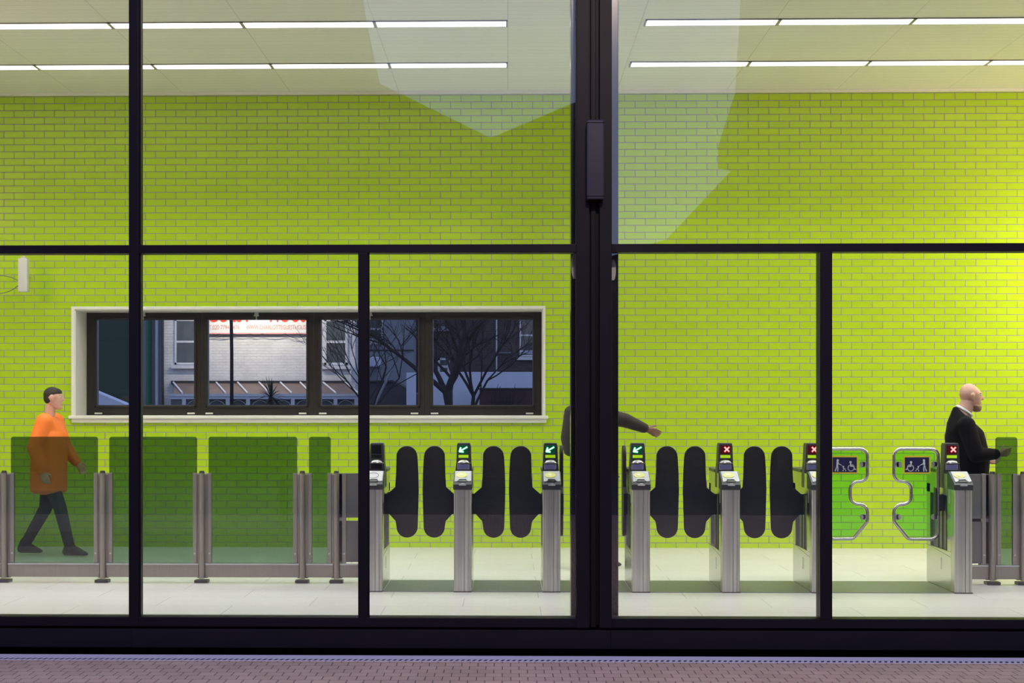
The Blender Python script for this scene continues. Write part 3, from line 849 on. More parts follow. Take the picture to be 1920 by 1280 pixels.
    for sg, kind in ((-1, left), (1, right)):
        if kind == 'closed':
            pd = MB().prism([(X + sg * (w2 - .01) + a, b) for a, b in paddle_poly(sg)], YPd - .016, YPd + .016, bev=.009, seg=3).build('paddle', 'paddle_black', r, smooth='auto')
        elif kind == 'open':
            poly = [(YPd + .02 + abs(a), b) for a, b in paddle_poly(1)]
            x0 = X + sg * (w2 + .012)
            MB().prism(poly, min(x0, x0 + sg * .03), max(x0, x0 + sg * .03), axis='x', bev=.009, seg=3).build('paddle', 'paddle_black', r, smooth='auto')
        elif kind == 'wide':
            wide_panel(r, sg, X + sg * w2, YPd)
            ar = [(0, .945), (.045, .925), (.115, .86), (.115, .66), (.05, .56), (0, .53)]
            ar = [(X + sg * (w2 - .02 + .0) + sg * a * .55, b) for a, b in ar]
            MB().prism([(X + sg * (w2 - .02), .80), (X + sg * (w2 + .012), .80), (X + sg * (w2 + .050), .86), (X + sg * (w2 + .050), .60), (X + sg * (w2 + .012), .66), (X + sg * (w2 - .02), .66)], YPd - .012, YPd + .06, bev=.004).build('flap_arm', 'cap_dark', r)
    return r
gate(700.3, 'ticket gate with a blank display, beside the grey barrier panel', 'off', None, 'closed', reader=False)
gate(867.4, 'ticket gate with green arrow between two pairs of closed black paddles', 'arrow', 'closed', 'closed')
gate(1034.4, 'ticket gate with green arrow just left of the dark central post', 'arrow', 'closed', 'open')
gate(1202.3, 'ticket gate with green arrow just right of the dark central post', 'arrow', 'open', 'closed')
gate(1371.0, 'ticket gate with red cross between two pairs of closed black paddles', 'cross', 'closed', 'closed')
gate(1539.0, 'ticket gate with red cross, half hidden by the short mullion', 'cross', 'closed', 'wide')
gate(1806.5, 'end ticket gate with red cross, right of the wide glass flaps', 'cross', 'wide', None)
# steel floor plates in the aisles
gx_ = [ax(p, YG) for p in (700.3, 867.4, 1034.4, 1202.3, 1371.0, 1539.0, 1806.5)]
labs = ['between the blank gate and the next', 'left of the gate beside the central post', 'behind the dark central post', 'right of the gate beside the central post', 'left of the short right mullion', 'under the wide glass flaps']
for i in range(6):
    o = MB().box(gx_[i] + GW + .006, gx_[i + 1] - GW - .006, YG + .01, YG + .96, 0.0, .006, .002).build('floor_plate', 'steel_plate')
    tag(o, 'dull steel floor plate ' + labs[i], 'floor plate', group='steel floor plates between the gates')

# ------------------------------------------------------------------ people
def head(mb, c, s=1.0, jaw=1.0):
    """head facing +x, centre c"""
    x, y, z = c
    def E(dx, dy, dz, rx, ry, rz): return ((x + dx * s * .93, y + dy * s, z + dz * s), (rx * s * .93, ry * s, rz * s))
    mb.hull([E(-.018, 0, .030, .086, .076, .086), E(.022, 0, .020, .066, .066, .070)], 3)
    mb.hull([E(.035, 0, .0, .058, .060, .055), E(.050, 0, -.088, .034, .034 * jaw, .026), E(-.005, 0, -.045, .055, .062 * jaw, .045)], 3)
    mb.hull([E(.088, 0, .024, .008, .012, .010), E(.112, 0, -.014, .009, .011, .009), E(.086, 0, -.022, .01, .017, .008)], 2)
    mb.hull([E(.080, .028, .036, .012, .020, .008), E(.080, -.028, .036, .012, .020, .008)], 2)
    mb.hull([E(.084, .014, -.047, .010, .008, .006), E(.084, -.014, -.047, .010, .008, .006), E(.089, 0, -.046, .009, .010, .006)], 2)
    mb.hull([E(.082, .012, -.060, .010, .008, .006), E(.082, -.012, -.060, .010, .008, .006)], 2)
    mb.hull([E(.080, 0, -.090, .014, .018, .014)], 2)
    for sg in (-1, 1):
        mb.hull([E(-.002, sg * .078, .012, .018, .007, .024), E(.0, sg * .074, -.022, .010, .008, .012), E(-.008, sg * .084, .012, .014, .005, .020)], 2)
def hand(mb, wr, d, up, side, curl=0.5, s=1.0):
    """wrist point, unit direction of the palm, up (thumb side), side = palm normal (fingers curl to it)"""
    wr = Vector(wr); d = Vector(d).normalized(); up = Vector(up); up = (up - d * up.dot(d)).normalized(); nr = Vector(side); nr = (nr - d * nr.dot(d) - up * nr.dot(up)).normalized()
    pal = []
    for a, b in ((.02, .018), (.02, -.018), (.085, .032), (.085, -.030)):
        pal.append((wr + d * a * s + up * b * s, .0135 * s))
    pal.append((wr, .023 * s))
    mb.hull(pal, 2)
    lens = [.072, .080, .075, .058]
    for k in range(4):
        b = wr + d * .088 * s + up * (.030 - .020 * k) * s
        L = lens[k] * s
        a0 = curl * .35 + .05 * k
        p = b; ang = 0
        for j, fr_ in enumerate((.45, .30, .25)):
            ang += a0 + curl * .25 * j
            q = p + (d * math.cos(ang) + nr * math.sin(ang)) * L * fr_
            mb.hull([(p, (.0092 - .0008 * j) * s), (q, (.0086 - .0009 * j) * s)], 2)
            p = q
    b = wr + d * .028 * s + up * .026 * s
    q = b + (d * .6 + up * .75 + nr * .3).normalized() * .040 * s
    t = q + (d * .92 + up * .25 + nr * .35).normalized() * .030 * s
    mb.hull([(b, .013 * s), (q, .0105 * s)], 2); mb.hull([(q, .0105 * s), (t, .0085 * s)], 2)

def person(loc, label, H, J, mats, hairy=True, coat_len=.78, belly=0.0, collar=False, bald_beard=False, hs=1.04, bulk=1.0, neck_r=.05):
    """J: joint positions relative to the ground point, facing +x, y<0 is the side towards the street"""
    r = thing('person', loc, label, 'person')
    L = Vector(loc)
    def g(p): return L + Vector(p)
    k = H / 1.78
    hc = g(J['head'])
    nb = g(J['neck'])
    # --- body (one continuous surface)
    mb = MB()
    head(mb, hc, hs)
    mb.hull([(hc + Vector((-.030, 0, -.055)), neck_r), (nb + Vector((-.005, 0, .0)), (neck_r * 1.15, neck_r * 1.2, .04))], 3)
    ch, pe = g(J['chest']), g(J['pelvis'])
    mb.hull([(nb - Vector((0, 0, .05)), (.06, .11, .05)), (ch, (.105, .15, .12))]); mb.hull([(ch, (.10, .14, .12)), (pe, (.10, .14, .10))])
    for sd in ('r', 'l'):
        sh, el, wr = g(J['sh_' + sd]), g(J['el_' + sd]), g(J['wr_' + sd])
        mb.hull([(nb - Vector((0, 0, .05)), .05), (sh, .045)])
        mb.hull([(sh, .045), (el, .036)]); mb.hull([(el, .036), (wr, .024)])
        d = (wr - el).normalized(); d = (d + Vector(J.get('hd_' + sd, (0, 0, 0)))).normalized()
        hand(mb, wr + d * .01, d, J.get('hu_' + sd, (1, 0, 0)), (0, 1 if sd == 'r' else -1, -.15), J.get('curl_' + sd, .6))
        hp, kn, an = g(J['hip_' + sd]), g(J['kn_' + sd]), g(J['an_' + sd])
        mb.hull([(pe, .09), (hp, .07)]); mb.hull([(hp, .075), (kn, .05)]); mb.hull([(kn, .05), (an, .035)])
        mb.hull([(an - Vector((.02, 0, .03)), .03), (an + Vector((.11, 0, -.05)), (.04, .03, .02))])
    body = mb.build('body', mats['skin'], r, remesh=.0052, sm_iter=3)
    # --- eyes
    for sg in (-1, 1):
        c = hc + Vector((.079 * k, sg * .031 * k, .022 * k))
        ey = MB().ell(c, (.012, .013, .010), 8).build('eye', 'eye_white', r, smooth=True)
        MB().ell(c + Vector((.0095, 0, 0)), (.004, .006, .006), 6).build('iris', 'eye_dark', ey, smooth=True)
    if hairy:
        mb = MB()
        mb.hull([(hc + Vector((-.022 * k, 0, .042 * k)), (.090 * k, .082 * k, .084 * k)), (hc + Vector((.020 * k, 0, .062 * k)), (.066 * k, .068 * k, .050 * k))], 3)
        mb.hull([(hc + Vector((-.046 * k, 0, .002)), (.064 * k, .076 * k, .066 * k))], 3)
        mb.build('hair', 'hair', r, remesh=.007, sm_iter=2)
    if bald_beard:
        mb = MB()
        mb.hull([(hc + Vector((.054, 0, -.108)), (.042, .044, .028)), (hc + Vector((.030, 0, -.078)), (.034, .070, .022)), (hc + Vector((.074, 0, -.086)), (.025, .034, .018))], 3)
        mb.build('beard', 'beard', r, remesh=.006, sm_iter=2)
    # --- coat
    mb = MB()
    b = belly; q = bulk
    mb.hull([(nb - Vector((.02, 0, .02)), (.07, .085, .02)), (nb + Vector((-.055 * q, 0, .055 if collar else -.02)), (.022, .06, .02)), (g(J['sh_r']) - Vector((.01, -.02, .01)), (.075 * q, .055, .06)), (g(J['sh_l']) - Vector((.01, .02, .01)), (.075 * q, .055, .06)), (ch, (.130 * q + b * .5, .175, .12))], 3)
    mb.hull([(ch, (.130 * q + b * .5, .175 * q, .12)), (pe + Vector((b * .5, 0, .14)), (.128 * q + b, .165 * q + b * .4, .10))], 3)
    hem = L + Vector((J['pelvis'][0] + b * .3, 0, coat_len + .04))
    mb.hull([(pe + Vector((b * .5, 0, .14)), (.128 * q + b, .165 * q + b * .4, .10)), (hem, (.135 * q + b * .6, .175 * q, .05))], 3)
    for sd in ('r', 'l'):
        s_, e_, w_ = g(J['sh_' + sd]), g(J['el_' + sd]), g(J['wr_' + sd])
        wv = w_ - (w_ - e_).normalized() * .02
        mb.hull([(s_, .070 * q), (e_, .060 * q)], 3); mb.hull([(e_, .060 * q), (wv, .042 * q)], 3)
    mb.build('coat' if coat_len < .8 else 'jacket', mats['coat'], r, remesh=.009, sm_iter=4)
    # --- trousers
    mb = MB()
    mb.hull([(pe, (.13 + b * .5, .16, .09)), (pe - Vector((0, 0, .08)), (.11, .15, .06))], 3)
    for sd in ('r', 'l'):
        hp, kn, an = g(J['hip_' + sd]), g(J['kn_' + sd]), g(J['an_' + sd])
        mb.hull([(hp, (.10, .09, .09)), (kn, .068)], 3); mb.hull([(kn, .068), (an + (kn - an).normalized() * .05, .055)], 3)
    mb.build('trousers', mats['legs'], r, remesh=.010, sm_iter=3)
    for sd in ('r', 'l'):
        an = g(J['an_' + sd]); tilt = J.get('heel_' + sd, 0.0)
        mb = MB()
        h = an + Vector((-.035, 0, -.045)); tz = -.075 if not tilt else -.075 - tilt
        mb.hull([(an + Vector((0, 0, .03)), .050), (h, (.045, .042, .04))], 3)
        mb.hull([(an, .046), (h, (.045, .042, .04)), (an + Vector((.10, 0, -.058 - tilt)), (.055, .046, .028)), (an + Vector((.155, 0, -.066 - tilt)), (.035, .036, .02))], 3)
        mb.build('boot', mats['shoe'], r, remesh=.007, sm_iter=2)
    if collar:
        mb = MB()
        pts = []
        for i in range(20):
            a = 2 * math.pi * i / 20
            pts.append(nb + Vector((.014 + .064 * math.cos(a), .072 * math.sin(a), .036 - .044 * math.cos(a))))
        mb.tube(pts, .013, n=10, closed=True); mb.build('shirt_collar', 'shirt', r, smooth=True)
        mb = MB()
        mb.hull([(nb + Vector((.075, 0, -.05)), (.015, .022, .03)), (ch + Vector((.115, 0, .05)), (.015, .03, .04))], 3)
        mb.build('shirt', 'shirt', r, smooth=True)
        mb = MB()
        for sg in (-1, 1):
            mb.hull([(nb + Vector((-.055, sg * .03, .012)), .014), (nb + Vector((.03, sg * .078, -.025)), .014)], 2)
            mb.hull([(nb + Vector((.03, sg * .078, -.025)), .014), (ch + Vector((.115, sg * .03, .02)), (.018, .035, .03))], 2)
        mb.build('lapel', mats['coat'], r, remesh=.006, sm_iter=2)
    return r

# man in the dark suit behind the end gate
YM = 16.15
xm_ = ax(1810, YM)
Jm = dict(head=(.050, 0, 1.636), neck=(-.025, 0, 1.475), chest=(-.005, 0, 1.28), pelvis=(.0, 0, .95),
          sh_r=(-.04, -.195, 1.38), el_r=(.03, -.26, 1.12), wr_r=(.23, -.20, 1.125), sh_l=(-.03, .185, 1.40), el_l=(-.01, .25, 1.13), wr_l=(.20, .16, 1.08),
          hd_r=(.1, 0, .15), hu_r=(0, -.2, 1), hu_l=(0, .3, 1), curl_r=.45,
          hip_r=(.0, -.10, .90), kn_r=(.06, -.10, .49), an_r=(-.03, -.10, .085), hip_l=(.0, .10, .90), kn_l=(.16, .10, .50), an_l=(.20, .10, .085))
person((xm_, YM, 0), 'bald person in a dark suit walking right behind the end gate', 1.80, Jm, dict(skin='skin', coat='suit', legs='suit', shoe='boot'),
       hairy=False, coat_len=.80, belly=.045, collar=True, bald_beard=True, hs=1.08, bulk=1.18, neck_r=.066)
# person in the orange coat behind the tinted glass
YO = 18.15
xo = ax(92, YO)
Jo = dict(head=(.05, 0, 1.63), neck=(.01, 0, 1.455), chest=(.0, 0, 1.24), pelvis=(-.01, 0, .93),
          sh_r=(.0, -.18, 1.39), el_r=(-.09, -.23, 1.12), wr_r=(-.01, -.23, .89), sh_l=(.02, .18, 1.39), el_l=(.10, .23, 1.13), wr_l=(.24, .20, .96),
          hu_r=(1, 0, 0), hu_l=(1, 0, .3),
          hip_r=(-.01, -.095, .88), kn_r=(.14, -.095, .50), an_r=(.24, -.095, .095), hip_l=(-.01, .095, .88), kn_l=(-.06, .095, .49), an_l=(-.28, .095, .105))
person((xo, YO, 0), 'person in an orange high visibility coat walking right behind the tinted glass', 1.74, Jo, dict(skin='skin', coat='hi_vis', legs='dark_cloth', shoe='boot'), coat_len=.64, bulk=1.3, belly=.02)
# dark figure mostly hidden by the central post
YD = 16.9
xd = ax(1110, YD)
Jd = dict(head=(.06, 0, 1.66), neck=(.0, 0, 1.49), chest=(-.02, 0, 1.27), pelvis=(-.02, 0, .92),
          sh_r=(.04, -.18, 1.47), el_r=(.30, -.24, 1.42), wr_r=(.50, -.20, 1.34), sh_l=(.0, .18, 1.43), el_l=(-.02, .23, 1.10), wr_l=(.14, .20, .95),
          hu_r=(0, 0, 1), hu_l=(1, 0, .3), curl_r=.5,
          hip_r=(-.02, -.095, .88), kn_r=(.05, -.095, .49), an_r=(-.06, -.095, .095), hip_l=(-.02, .095, .88), kn_l=(.08, .095, .49), an_l=(.10, .095, .095))
person((xd, YD, 0), 'person in dark clothes with a raised arm, mostly hidden behind the central post', 1.72, Jd, dict(skin='skin_dark', coat='brown_cloth', legs='dark_cloth', shoe='boot'), coat_len=.84, bulk=1.15)
bp_ = thing('backpack', (xd - .2, YD, 1.0), 'dark backpack on the back of the person behind the central post', 'backpack')
mb = MB(); mb.hull([((xd - .195, YD, 1.50), (.07, .13, .06)), ((xd - .215, YD, 1.25), (.085, .15, .10)), ((xd - .20, YD, 1.12), (.07, .14, .05))], 3)
mb.build('bag_body', 'bag_cloth', bp_, smooth=True)
for sg in (-1, 1):
    MB().tube([(xd - .17, YD + sg * .10, 1.50), (xd - .06, YD + sg * .12, 1.56), (xd + .10, YD + sg * .12, 1.50), (xd + .165, YD + sg * .13, 1.32), (xd + .02, YD + sg * .23, 1.18), (xd - .16, YD + sg * .13, 1.15)], .012, n=8).build('strap', 'bag_cloth', bp_, smooth=True)

# ------------------------------------------------------------------ beyond the rear windows
YH = 68.0
SH = F / YH
def hx(px, Y=YH): return ax(px, Y)
def hz(py, Y=YH, px=500): return az(py, Y, px)
h = thing('guest_house', (hx(480), YH, -.12), 'white painted brick house seen through the rear windows', 'house')
MB().box(hx(304), hx(666), YH, YH + 3, -.12, 8.5).build('wall', 'white_brick', h)
def sash(parent, x0, x1, z0, z1, Y, t=.07, sill=True, mat='ext_white'):
    f = MB()
    f.box(x0, x0 + t, Y - .06, Y + .02, z0, z1).box(x1 - t, x1, Y - .06, Y + .02, z0, z1).box(x0, x1, Y - .06, Y + .02, z1 - t, z1).box(x0, x1, Y - .06, Y + .02, z0, z0 + t)
    zm = z0 + (z1 - z0) * .5
    f.box(x0, x1, Y - .05, Y + .02, zm - t * .5, zm + t * .6)
    if sill: f.box(x0 - .12, x1 + .12, Y - .16, Y, z0 - .16, z0 - .02)
    w_ = f.build('window', mat, parent)
    MB().box(x0 + t * .5, x1 - t * .5, Y - .03, Y - .01, z0 + t * .5, z1 - t * .5).build('pane', 'ext_glass', w_)
sash(h, hx(328), hx(369), hz(683), hz(598) , YH)
sash(h, hx(608), hx(652), hz(684), hz(598), YH, t=.09)
mb = MB().tube([(hx(305.5), YH - .06, 0), (hx(305.5), YH - .06, 7)], .05, n=8)
tag(mb.build('drainpipe', 'ext_dark', h), 'dark drainpipe at the left corner')
mb = MB().tube([(hx(662), YH - .08, hz(690)), (hx(658), YH - .08, hz(697)), (hx(657.5), YH - .08, hz(713))], .04, n=8)
mb.build('waste_pipe', 'ext_white', h)
MB().box(hx(322), hx(652), YH - .18, YH + .02, hz(720), hz(713.5)).build('gutter', 'ext_dark', h)
# lean-to roof in front of it
zt, zb = hz(718.5), az(738, YH - 2.2, 500)
r2 = thing('lean_to', (hx(480), YH - 1.2, -.12), 'glazed lean-to with white glazing bars in front of the guest house', 'conservatory')
YL0, YL1 = YH - .2, YH - 2.2
x0, x1 = hx(330), hx(650)
t = bmesh.new()
vs_ = [t.verts.new(p) for p in ((x0, YL0, zt), (x1, YL0, zt), (x1 + .55, YL1, zb), (x0 + .3, YL1, zb), (x0, YL0, zt - .06), (x1, YL0, zt - .06), (x1 + .55, YL1, zb - .06), (x0 + .3, YL1, zb - .06))]
for f in ((0, 1, 2, 3), (4, 7, 6, 5), (0, 3, 7, 4), (1, 5, 6, 2), (3, 2, 6, 7), (0, 4, 5, 1)): t.faces.new([vs_[i] for i in f])
mb = MB(); mb.merge(t); mb.build('roof', 'roof_panel', r2)
for pa, pb in ((327, 342), (407, 423), (447, 464), (487, 505), (527, 547), (564, 583), (607, 630), (648, 672)):
    MB().tube([(hx(pa), YL0, zt + .04), (ax(pb, YL1), YL1, zb + .03)], .035, n=6).build('glazing_bar', 'ext_white', r2)
mb = MB().box(x0 + .2, x1 + .6, YL1 - .05, YL1 + .05, zb - .10, zb - .0); mb.build('eaves', 'ext_white', r2)
zl = az(748, YL1, 500)
MB().box(x0 + .2, x1 + .6, YL1 - .02, YL1 + .06, zl, zb - .10).build('fascia', 'hoarding', r2)
MB().box(x0 + .2, x1 + .6, YL1 + .10, YL1 + .2, -.12, zl).build('front_glazing', 'ext_glass', r2)
for p in (345, 385, 427, 465, 508, 549, 589, 629, 668):
    MB().box(ax(p - 3.5, YL1), ax(p + 3.5, YL1), YL1 - .02, YL1 + .1, -.12, zl).build('mullion', 'ext_white', r2)
for p in (365, 406, 446, 487, 530, 570, 610, 648):
    c = ax(p, YL1); pts = [(c + .33 * math.cos(math.radians(a)), YL1 + .08, zl - .38 + .33 * math.sin(math.radians(a))) for a in range(0, 181, 15)]
    MB().tube(pts, .012, n=5).build('arch_bar', 'ext_white', r2)
# sign on the guest house
ZS0, ZS1 = hz(625), hz(560)
sg_ = thing('shop_sign', (hx(480), YH - .1, ZS0), 'white sign with red lettering across the guest house wall', 'sign')
MB().box(hx(385), hx(590), YH - .12, YH - .02, ZS0, ZS1).build('board', 'sign_board', sg_)
MB().box(hx(385), hx(590), YH - .14, YH - .02, ZS0 - .03, ZS0 + .015).build('lower_edge', 'sign_pink', sg_)
def text(parent, body, x0, x1, z0, hgt, Y, mat, name, offset=0.0):
    cu = bpy.data.curves.new('t', 'FONT'); cu.body = body; cu.size = 1.0; cu.offset = offset; cu.extrude = 0.004
    o = bpy.data.objects.new('t', cu); scene.collection.objects.link(o)
    dg = bpy.context.evaluated_depsgraph_get()
    me = bpy.data.meshes.new_from_object(o.evaluated_get(dg)); bpy.data.objects.remove(o)
    xs = [v.co.x for v in me.vertices]; ys = [v.co.y for v in me.vertices]
    sx = (x1 - x0) / (max(xs) - min(xs)); sy = hgt / (max(ys) - min(ys)); mx, my = min(xs), min(ys)
    t = bmesh.new(); t.from_mesh(me); bpy.data.meshes.remove(me)
    for v in t.verts: v.co = Vector((x0 + (v.co.x - mx) * sx, Y - v.co.z, z0 + (v.co.y - my) * sy))
    bmesh.ops.recalc_face_normals(t, faces=list(t.faces))
    mb = MB(); mb.merge(t); return mb.build(name, mat, parent)
text(sg_, 'GUEST', hx(391), hx(472), hz(604), .62, YH - .125, 'sign_red', 'lettering', .02)
text(sg_, 'HOUSE', hx(507), hx(588), hz(604), .62, YH - .125, 'sign_red', 'lettering', .02)
text(sg_, 'T.020 7794 6476', hx(392.5), hx(450), hz(617.5), .17, YH - .125, 'sign_pink', 'small_lettering')
text(sg_, 'WWW.CHARLOTTEGUESTHOUSE.CO.UK', hx(462), hx(603), hz(617.5), .17, YH - .125, 'sign_pink', 'small_lettering')
mb = MB()
for a, b, s_ in ((386, 411, .08), (411, 440, .07), (440, 470, .06), (470, 492, .07), (492, 536, .08), (536, 578, .16), (400, 436, .1)):
    mb.tube(sag((hx(a), YH - .16, hz(626)), (hx(b), YH - .16, hz(626)), s_), .012, n=5)
mb.build('cable', 'ext_dark', sg_)
# warm sign lighting: a trough light above the sign
tl = thing('trough_light', (hx(482), YH - 2.2, 6.1), 'trough light on arms over the guest house sign', 'light fitting')
for p in (430, 480, 550): MB().tube([(hx(p), YH - 2.3, 6.22), (hx(p), YH, 6.6)], .03, n=6).build('arm', 'ext_dark', tl)
MB().box(hx(420), hx(560), YH - 2.4, YH - 2.2, 6.1, 6.25).build('housing', 'ext_dark', tl)
area('sign_lamp', (hx(482), YH - 2.3, 6.05), (math.radians(38), 0, 0), 3.4, .15, 270, (1.0, .86, .72))
# lamp post
xp = ax(434.5, 50)
lp = thing('lamp_post', (xp, 50, -.12), 'thin dark lamp post in front of the lit white wall', 'lamp post')
mb = MB().tube([(xp + .0, 50, -.12), (xp + .0, 50, 3.0), (xp - .06, 50, 7.5)], [.055, .05, .04], n=10); mb.build('pole', 'lamp_post', lp, smooth=True)
MB().tube([(xp - .06, 50, 7.5), (xp + .3, 49.6, 7.9), (xp + .8, 49.3, 8.0)], .03, n=8).build('arm', 'lamp_post', lp)
MB().ell((xp + .95, 49.2, 7.98), (.25, .12, .07), 8).build('lantern', 'lamp_post', lp, smooth=True)
# palm
YPm = 46.0
xc = ax(508, YPm); 
pm = thing('spiky_palm', (xc, YPm, -.12), 'spiky leaved palm in front of the lean-to', 'plant')
MB().tube([(xc, YPm, -.12), (xc + .02, YPm, 1.0), (xc, YPm, 1.75)], [.09, .07, .06], n=10).build('trunk', 'bark', pm, smooth=True)
mb = MB()
for i in range(46):
    a = random.uniform(0, 2 * math.pi); el = random.uniform(-.9, 1.45); Ln = random.uniform(.42, .68)
    d = Vector((math.cos(a) * math.cos(el), math.sin(a) * math.cos(el), math.sin(el)))
    sd = d.cross(Vector((0, 0, 1))).normalized() * .022
    p0 = Vector((xc, YPm, 1.75)); p1 = p0 + d * Ln * .5; p2 = p0 + d * Ln - Vector((0, 0, .07))
    t = bmesh.new(); e = Vector((0, 0, .005))
    v = [t.verts.new(q) for q in (p0 - sd * .6, p0 + sd * .6, p1 + sd, p1 - sd, p2)]
    t.faces.new((v[0], v[1], v[2], v[3])); t.faces.new((v[3], v[2], v[4]))
    v2 = [t.verts.new(q + e) for q in (p0 - sd * .6, p0 + sd * .6, p1 + sd, p1 - sd, p2)]
    t.faces.new((v2[3], v2[2], v2[1], v2[0])); t.faces.new((v2[4], v2[2], v2[3]))
    mb.merge(t)
mb.build('leaves', 'palm', pm)
# green wall added in place of a window reflection, pipes and pale canopy at the left
g1 = thing('green_reflection_wall', (ax(200, 52), 52, -.12), 'dark green wall added in place of a reflection, left end of rear windows', 'building')
MB().box(ax(60, 52), ax(260, 52), 52, 52.4, -.12, 8).build('wall', 'green_reflection', g1)
g2 = thing('grey_building', (hx(285, 66), 66, -.12), 'narrow pale grey wall beside the green one, with pipes', 'building')
MB().box(hx(255, 70), hx(303, 70), 70, 76, -.12, 8).build('wall', 'render_grey', g2)
MB().tube([(hx(279, 69.8), 69.8, 0), (hx(279, 69.8), 69.8, 7)], .11, n=8).build('green_pipe', 'green_pipe', g2)
MB().tube([(hx(294, 69.8), 69.8, 0), (hx(294, 69.8), 69.8, 7)], .06, n=8).build('white_pipe', 'ext_white', g2)
cn = thing('canopy', (ax(190, 44), 44, 0), 'pale sloping canopy roof at the lower left of the rear windows', 'canopy')
xa, za = at(150, 722, 44); xb, zb2 = at(236, 758, 44)
MB().prism([(xa, za), (xb, zb2), (xb, zb2 - .08), (xa, zb2 - .08)], 44, 44.7).build('roof', 'hoarding', cn)
mb = MB().box(xa, xa + .06, 44, 44.06, -.12, zb2 - .08).box(xb - .4, xb - .34, 44, 44.06, -.12, zb2 - .08); mb.build('leg', 'ext_white', cn)
# grey rendered house
YR = 72.0
h3 = thing('grey_house', (hx(725, YR), YR, -.12), 'blue grey rendered house behind the branches', 'house')
MB().box(hx(668, YR), hx(776, YR), YR, YR + 6, -.12, 9).build('wall', 'render_grey', h3)
sash(h3, hx(680, YR), hx(718, YR), hz(638, YR), hz(596, YR), YR)
MB().box(hx(668, YR), hx(776, YR), YR - .05, YR + .02, hz(658, YR), hz(655.5, YR)).build('string_course', 'ext_dark', h3)
ex = thing('sloped_shed', (hx(735, 64), 64, -.12), 'dark low shed with sloping roof below the grey house', 'shed')
MB().prism([(ax(690, 64), -.12), (ax(690, 64), az(716, 64)), (ax(735, 64), az(712, 64)), (ax(792, 64), az(745, 64)), (ax(792, 64), -.12)], 64, 67).build('walls', 'slate', ex)
MB().box(ax(688, 64), ax(737, 64), 63.9, 67.1, az(716, 64), az(713, 64)).build('roof_edge', 'ext_dark', ex)
MB().box(hx(690, YR), hx(715, YR), YR - .9, YR, hz(688, YR), hz(670, YR), .05).build('awning', 'hoarding', h3)
mb = MB().tube([(ax(702, 48), 48, az(760, 48)), (ax(734, 48), 48, az(694, 48))], .035, n=8)
# post leaning, reaching the ground
a0 = Vector((ax(702, 48), 48, az(760, 48))); a1 = Vector((ax(734, 48), 48, az(694, 48))); dn = (a0 - a1); kk = (a0.z + .12) / (a1.z - a0.z)
mb.tube([a0, a0 + dn * kk], .035, n=8)
tag(mb.build('leaning_pole', 'render_grey'), 'pale pole leaning in front of the grey house', 'pole')
# dark brick house
YK = 74.0
h4 = thing('brick_house', (hx(900, YK), YK, -.12), 'dark brick house behind the bare tree', 'house')
MB().box(hx(783, YK), hx(1060, YK), YK, YK + 6, -.12, 9.5).build('wall', 'dark_brick', h4)
sash(h4, hx(974, YK), hx(1012, YK), hz(668, YK), hz(590, YK), YK, t=.06)
o = MB().box(hx(975, YK), hx(1010, YK), YK - .08, YK - .05, hz(664, YK), hz(657, YK)).build('blind', 'hoarding', h4)
sash(h4, hx(821, YK), hx(843, YK), hz(704, YK), hz(671, YK), YK, t=.09)
sash(h4, hx(818, YK), hx(838, YK), hz(614, YK), hz(585, YK), YK, t=.04, sill=True, mat='render_grey')
MB().tube([(hx(931, YK), YK - .06, 2.9), (hx(931, YK), YK - .06, 7)], .035, n=6).build('drainpipe', 'ext_white', h4)
MB().box(hx(934, YK), hx(958, YK), YK - .1, YK, hz(662.5, YK), hz(661, YK)).build('ledge', 'render_grey', h4)
ho = thing('hoarding', (hx(900, 62), 62, -.12), 'pale blue grey hoarding behind the tree trunk', 'fence')
MB().box(ax(762, 62), ax(780, 62), 62, 62.1, -.12, az(698, 62)).box(ax(810, 62), ax(1010, 62), 62, 62.1, -.12, az(697, 62)).build('boards', 'hoarding', ho)
MB().box(ax(760, 62), ax(1010, 62), 62.1, 62.2, az(730, 62), az(728, 62)).build('rail', 'ext_dark', ho)
sk = thing('skip_container', (ax(960, 60), 60, -.12), 'dark red container in front of the hoarding', 'container')
MB().box(ax(899, 60), ax(1012, 60), 60, 61.5, -.12, az(728, 60), .03).build('body', 'dark_red', sk)
MB().box(ax(897, 60), ax(1014, 60), 59.95, 61.55, az(729.5, 60), az(727, 60)).build('rim', 'ext_dark', sk)
# bare trees
def tree(px, Y, H, lab, seed, spread=1.0, levels=5, r0=.16, lean=0.0):
    rnd = random.Random(seed)
    x = ax(px, Y)
    root = thing('bare_tree', (x, Y, -.12), lab, 'tree')
    tr, br = MB(), MB()
    def grow(mb, p, d, L, r, lv):
        n = 3; pts = [p]; q = p; dd = d.copy()
        for i in range(n):
            dd = (dd + Vector((rnd.uniform(-.16, .16), rnd.uniform(-.16, .16), rnd.uniform(-.06, .10)))).normalized()
            q = q + dd * L / n; pts.append(q)
        mb.tube(pts, [r * (1 - .3 * i / n) for i in range(n + 1)], n=6 if lv < 3 else 4, cap=False)
        if lv >= levels: return
        for k in range(3 if lv > 0 else 5):
            s_ = pts[-1] if k else pts[-2]
            a = rnd.uniform(0, 2 * math.pi); el = rnd.uniform(.35, .95) * spread
            perp = Vector((math.cos(a), math.sin(a) * .7, rnd.uniform(-.2, .5)))
            nd = (dd * math.cos(el) + perp * math.sin(el)).normalized()
            grow(br, s_, nd, L * rnd.uniform(.62, .82), r * .56, lv + 1)
    grow(tr, Vector((x, Y, -.12)), Vector((lean, 0, 1)).normalized(), H * .36, r0, 0)
    tr.build('trunk', 'bark', root, smooth=True)
    if br.bm.verts: br.build('branches', 'bark', root, smooth=True)
tree(852, 47, 5.6, 'bare tree with a thick trunk in the right hand rear window', 3, .95, 5, .15)
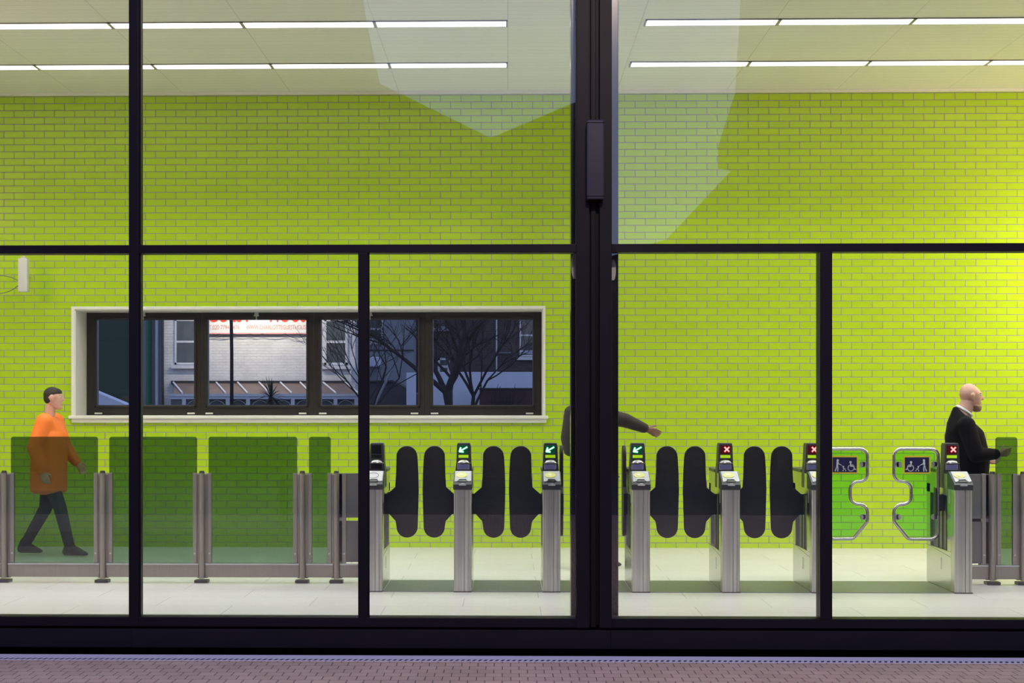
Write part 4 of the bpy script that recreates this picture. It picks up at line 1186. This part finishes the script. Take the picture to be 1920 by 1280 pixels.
tree(868, 53.5, 5.4, 'slimmer bare tree right beside the thick trunk', 11, .9, 5, .09, .25)
tree(715, 43, 4.2, 'bare tree whose twigs cross the grey house', 21, .95, 4, .05, -.1)
# bush
mb = MB()
rb = random.Random(4)
xb_ = ax(945, 54)
for i in range(70):
    a = rb.uniform(0, 2 * math.pi); el = rb.uniform(.2, 1.5); L_ = rb.uniform(.5, 1.0)
    d = Vector((math.cos(a) * math.cos(el), math.sin(a) * math.cos(el), math.sin(el)))
    b0 = Vector((xb_ + rb.uniform(-.3, .3), 54, .9 + rb.uniform(0, .5)))
    mb.tube([b0, b0 + d * L_ * .5 + Vector((rb.uniform(-.1, .1), 0, 0)), b0 + d * L_], [.02, .012, .005], n=4)
mb.tube([(xb_, 54, -.12), (xb_, 54, 1.2)], .06)
tag(mb.build('leafless_bush', 'bark'), 'leafless twiggy bush above the dark red container', 'bush')

# ------------------------------------------------------------------ the street behind the camera (seen as reflections)
YO2 = -20.0
def gable(name, lab, poly, mat, dep=8):
    xs = [p[0] for p in poly]
    r = thing(name, ((min(xs) + max(xs)) / 2, YO2, -.1), lab, 'house')
    MB().prism(poly, YO2 - dep, YO2).build('walls', mat, r)
    return r
hA = gable('terrace_house', 'tall house across the street, mirrored faintly in the left glazing', [(-26, -.1), (-3.6, -.1), (-3.5, 9.9), (-4.1, 12.6), (-4.6, 16), (-26, 16)], 'street_brick')
hB = gable('low_house', 'lower house across the street with a valley roof', [(-3.45, -.1), (2.5, -.1), (2.5, 9.25), (1.6, 8.95), (-.42, 8.1), (-3.45, 9.6)], 'street_brick')
hC = gable('corner_house', 'tall corner house across the street, mirrored faintly in the right glazing', [(6.6, -.1), (28, -.1), (28, 15), (6.85, 15), (6.6, 10.6), (6.1, 9.0), (6.1, 8.4), (6.6, 8.3)], 'street_brick')
hD = gable('garden_wall', 'low outbuilding across the street between the houses', [(2.55, -.1), (6.05, -.1), (6.05, 7.6), (5.5, 7.3), (4.75, 6.5), (3.9, 5.6), (2.55, 5.2)], 'street_brick', 3)
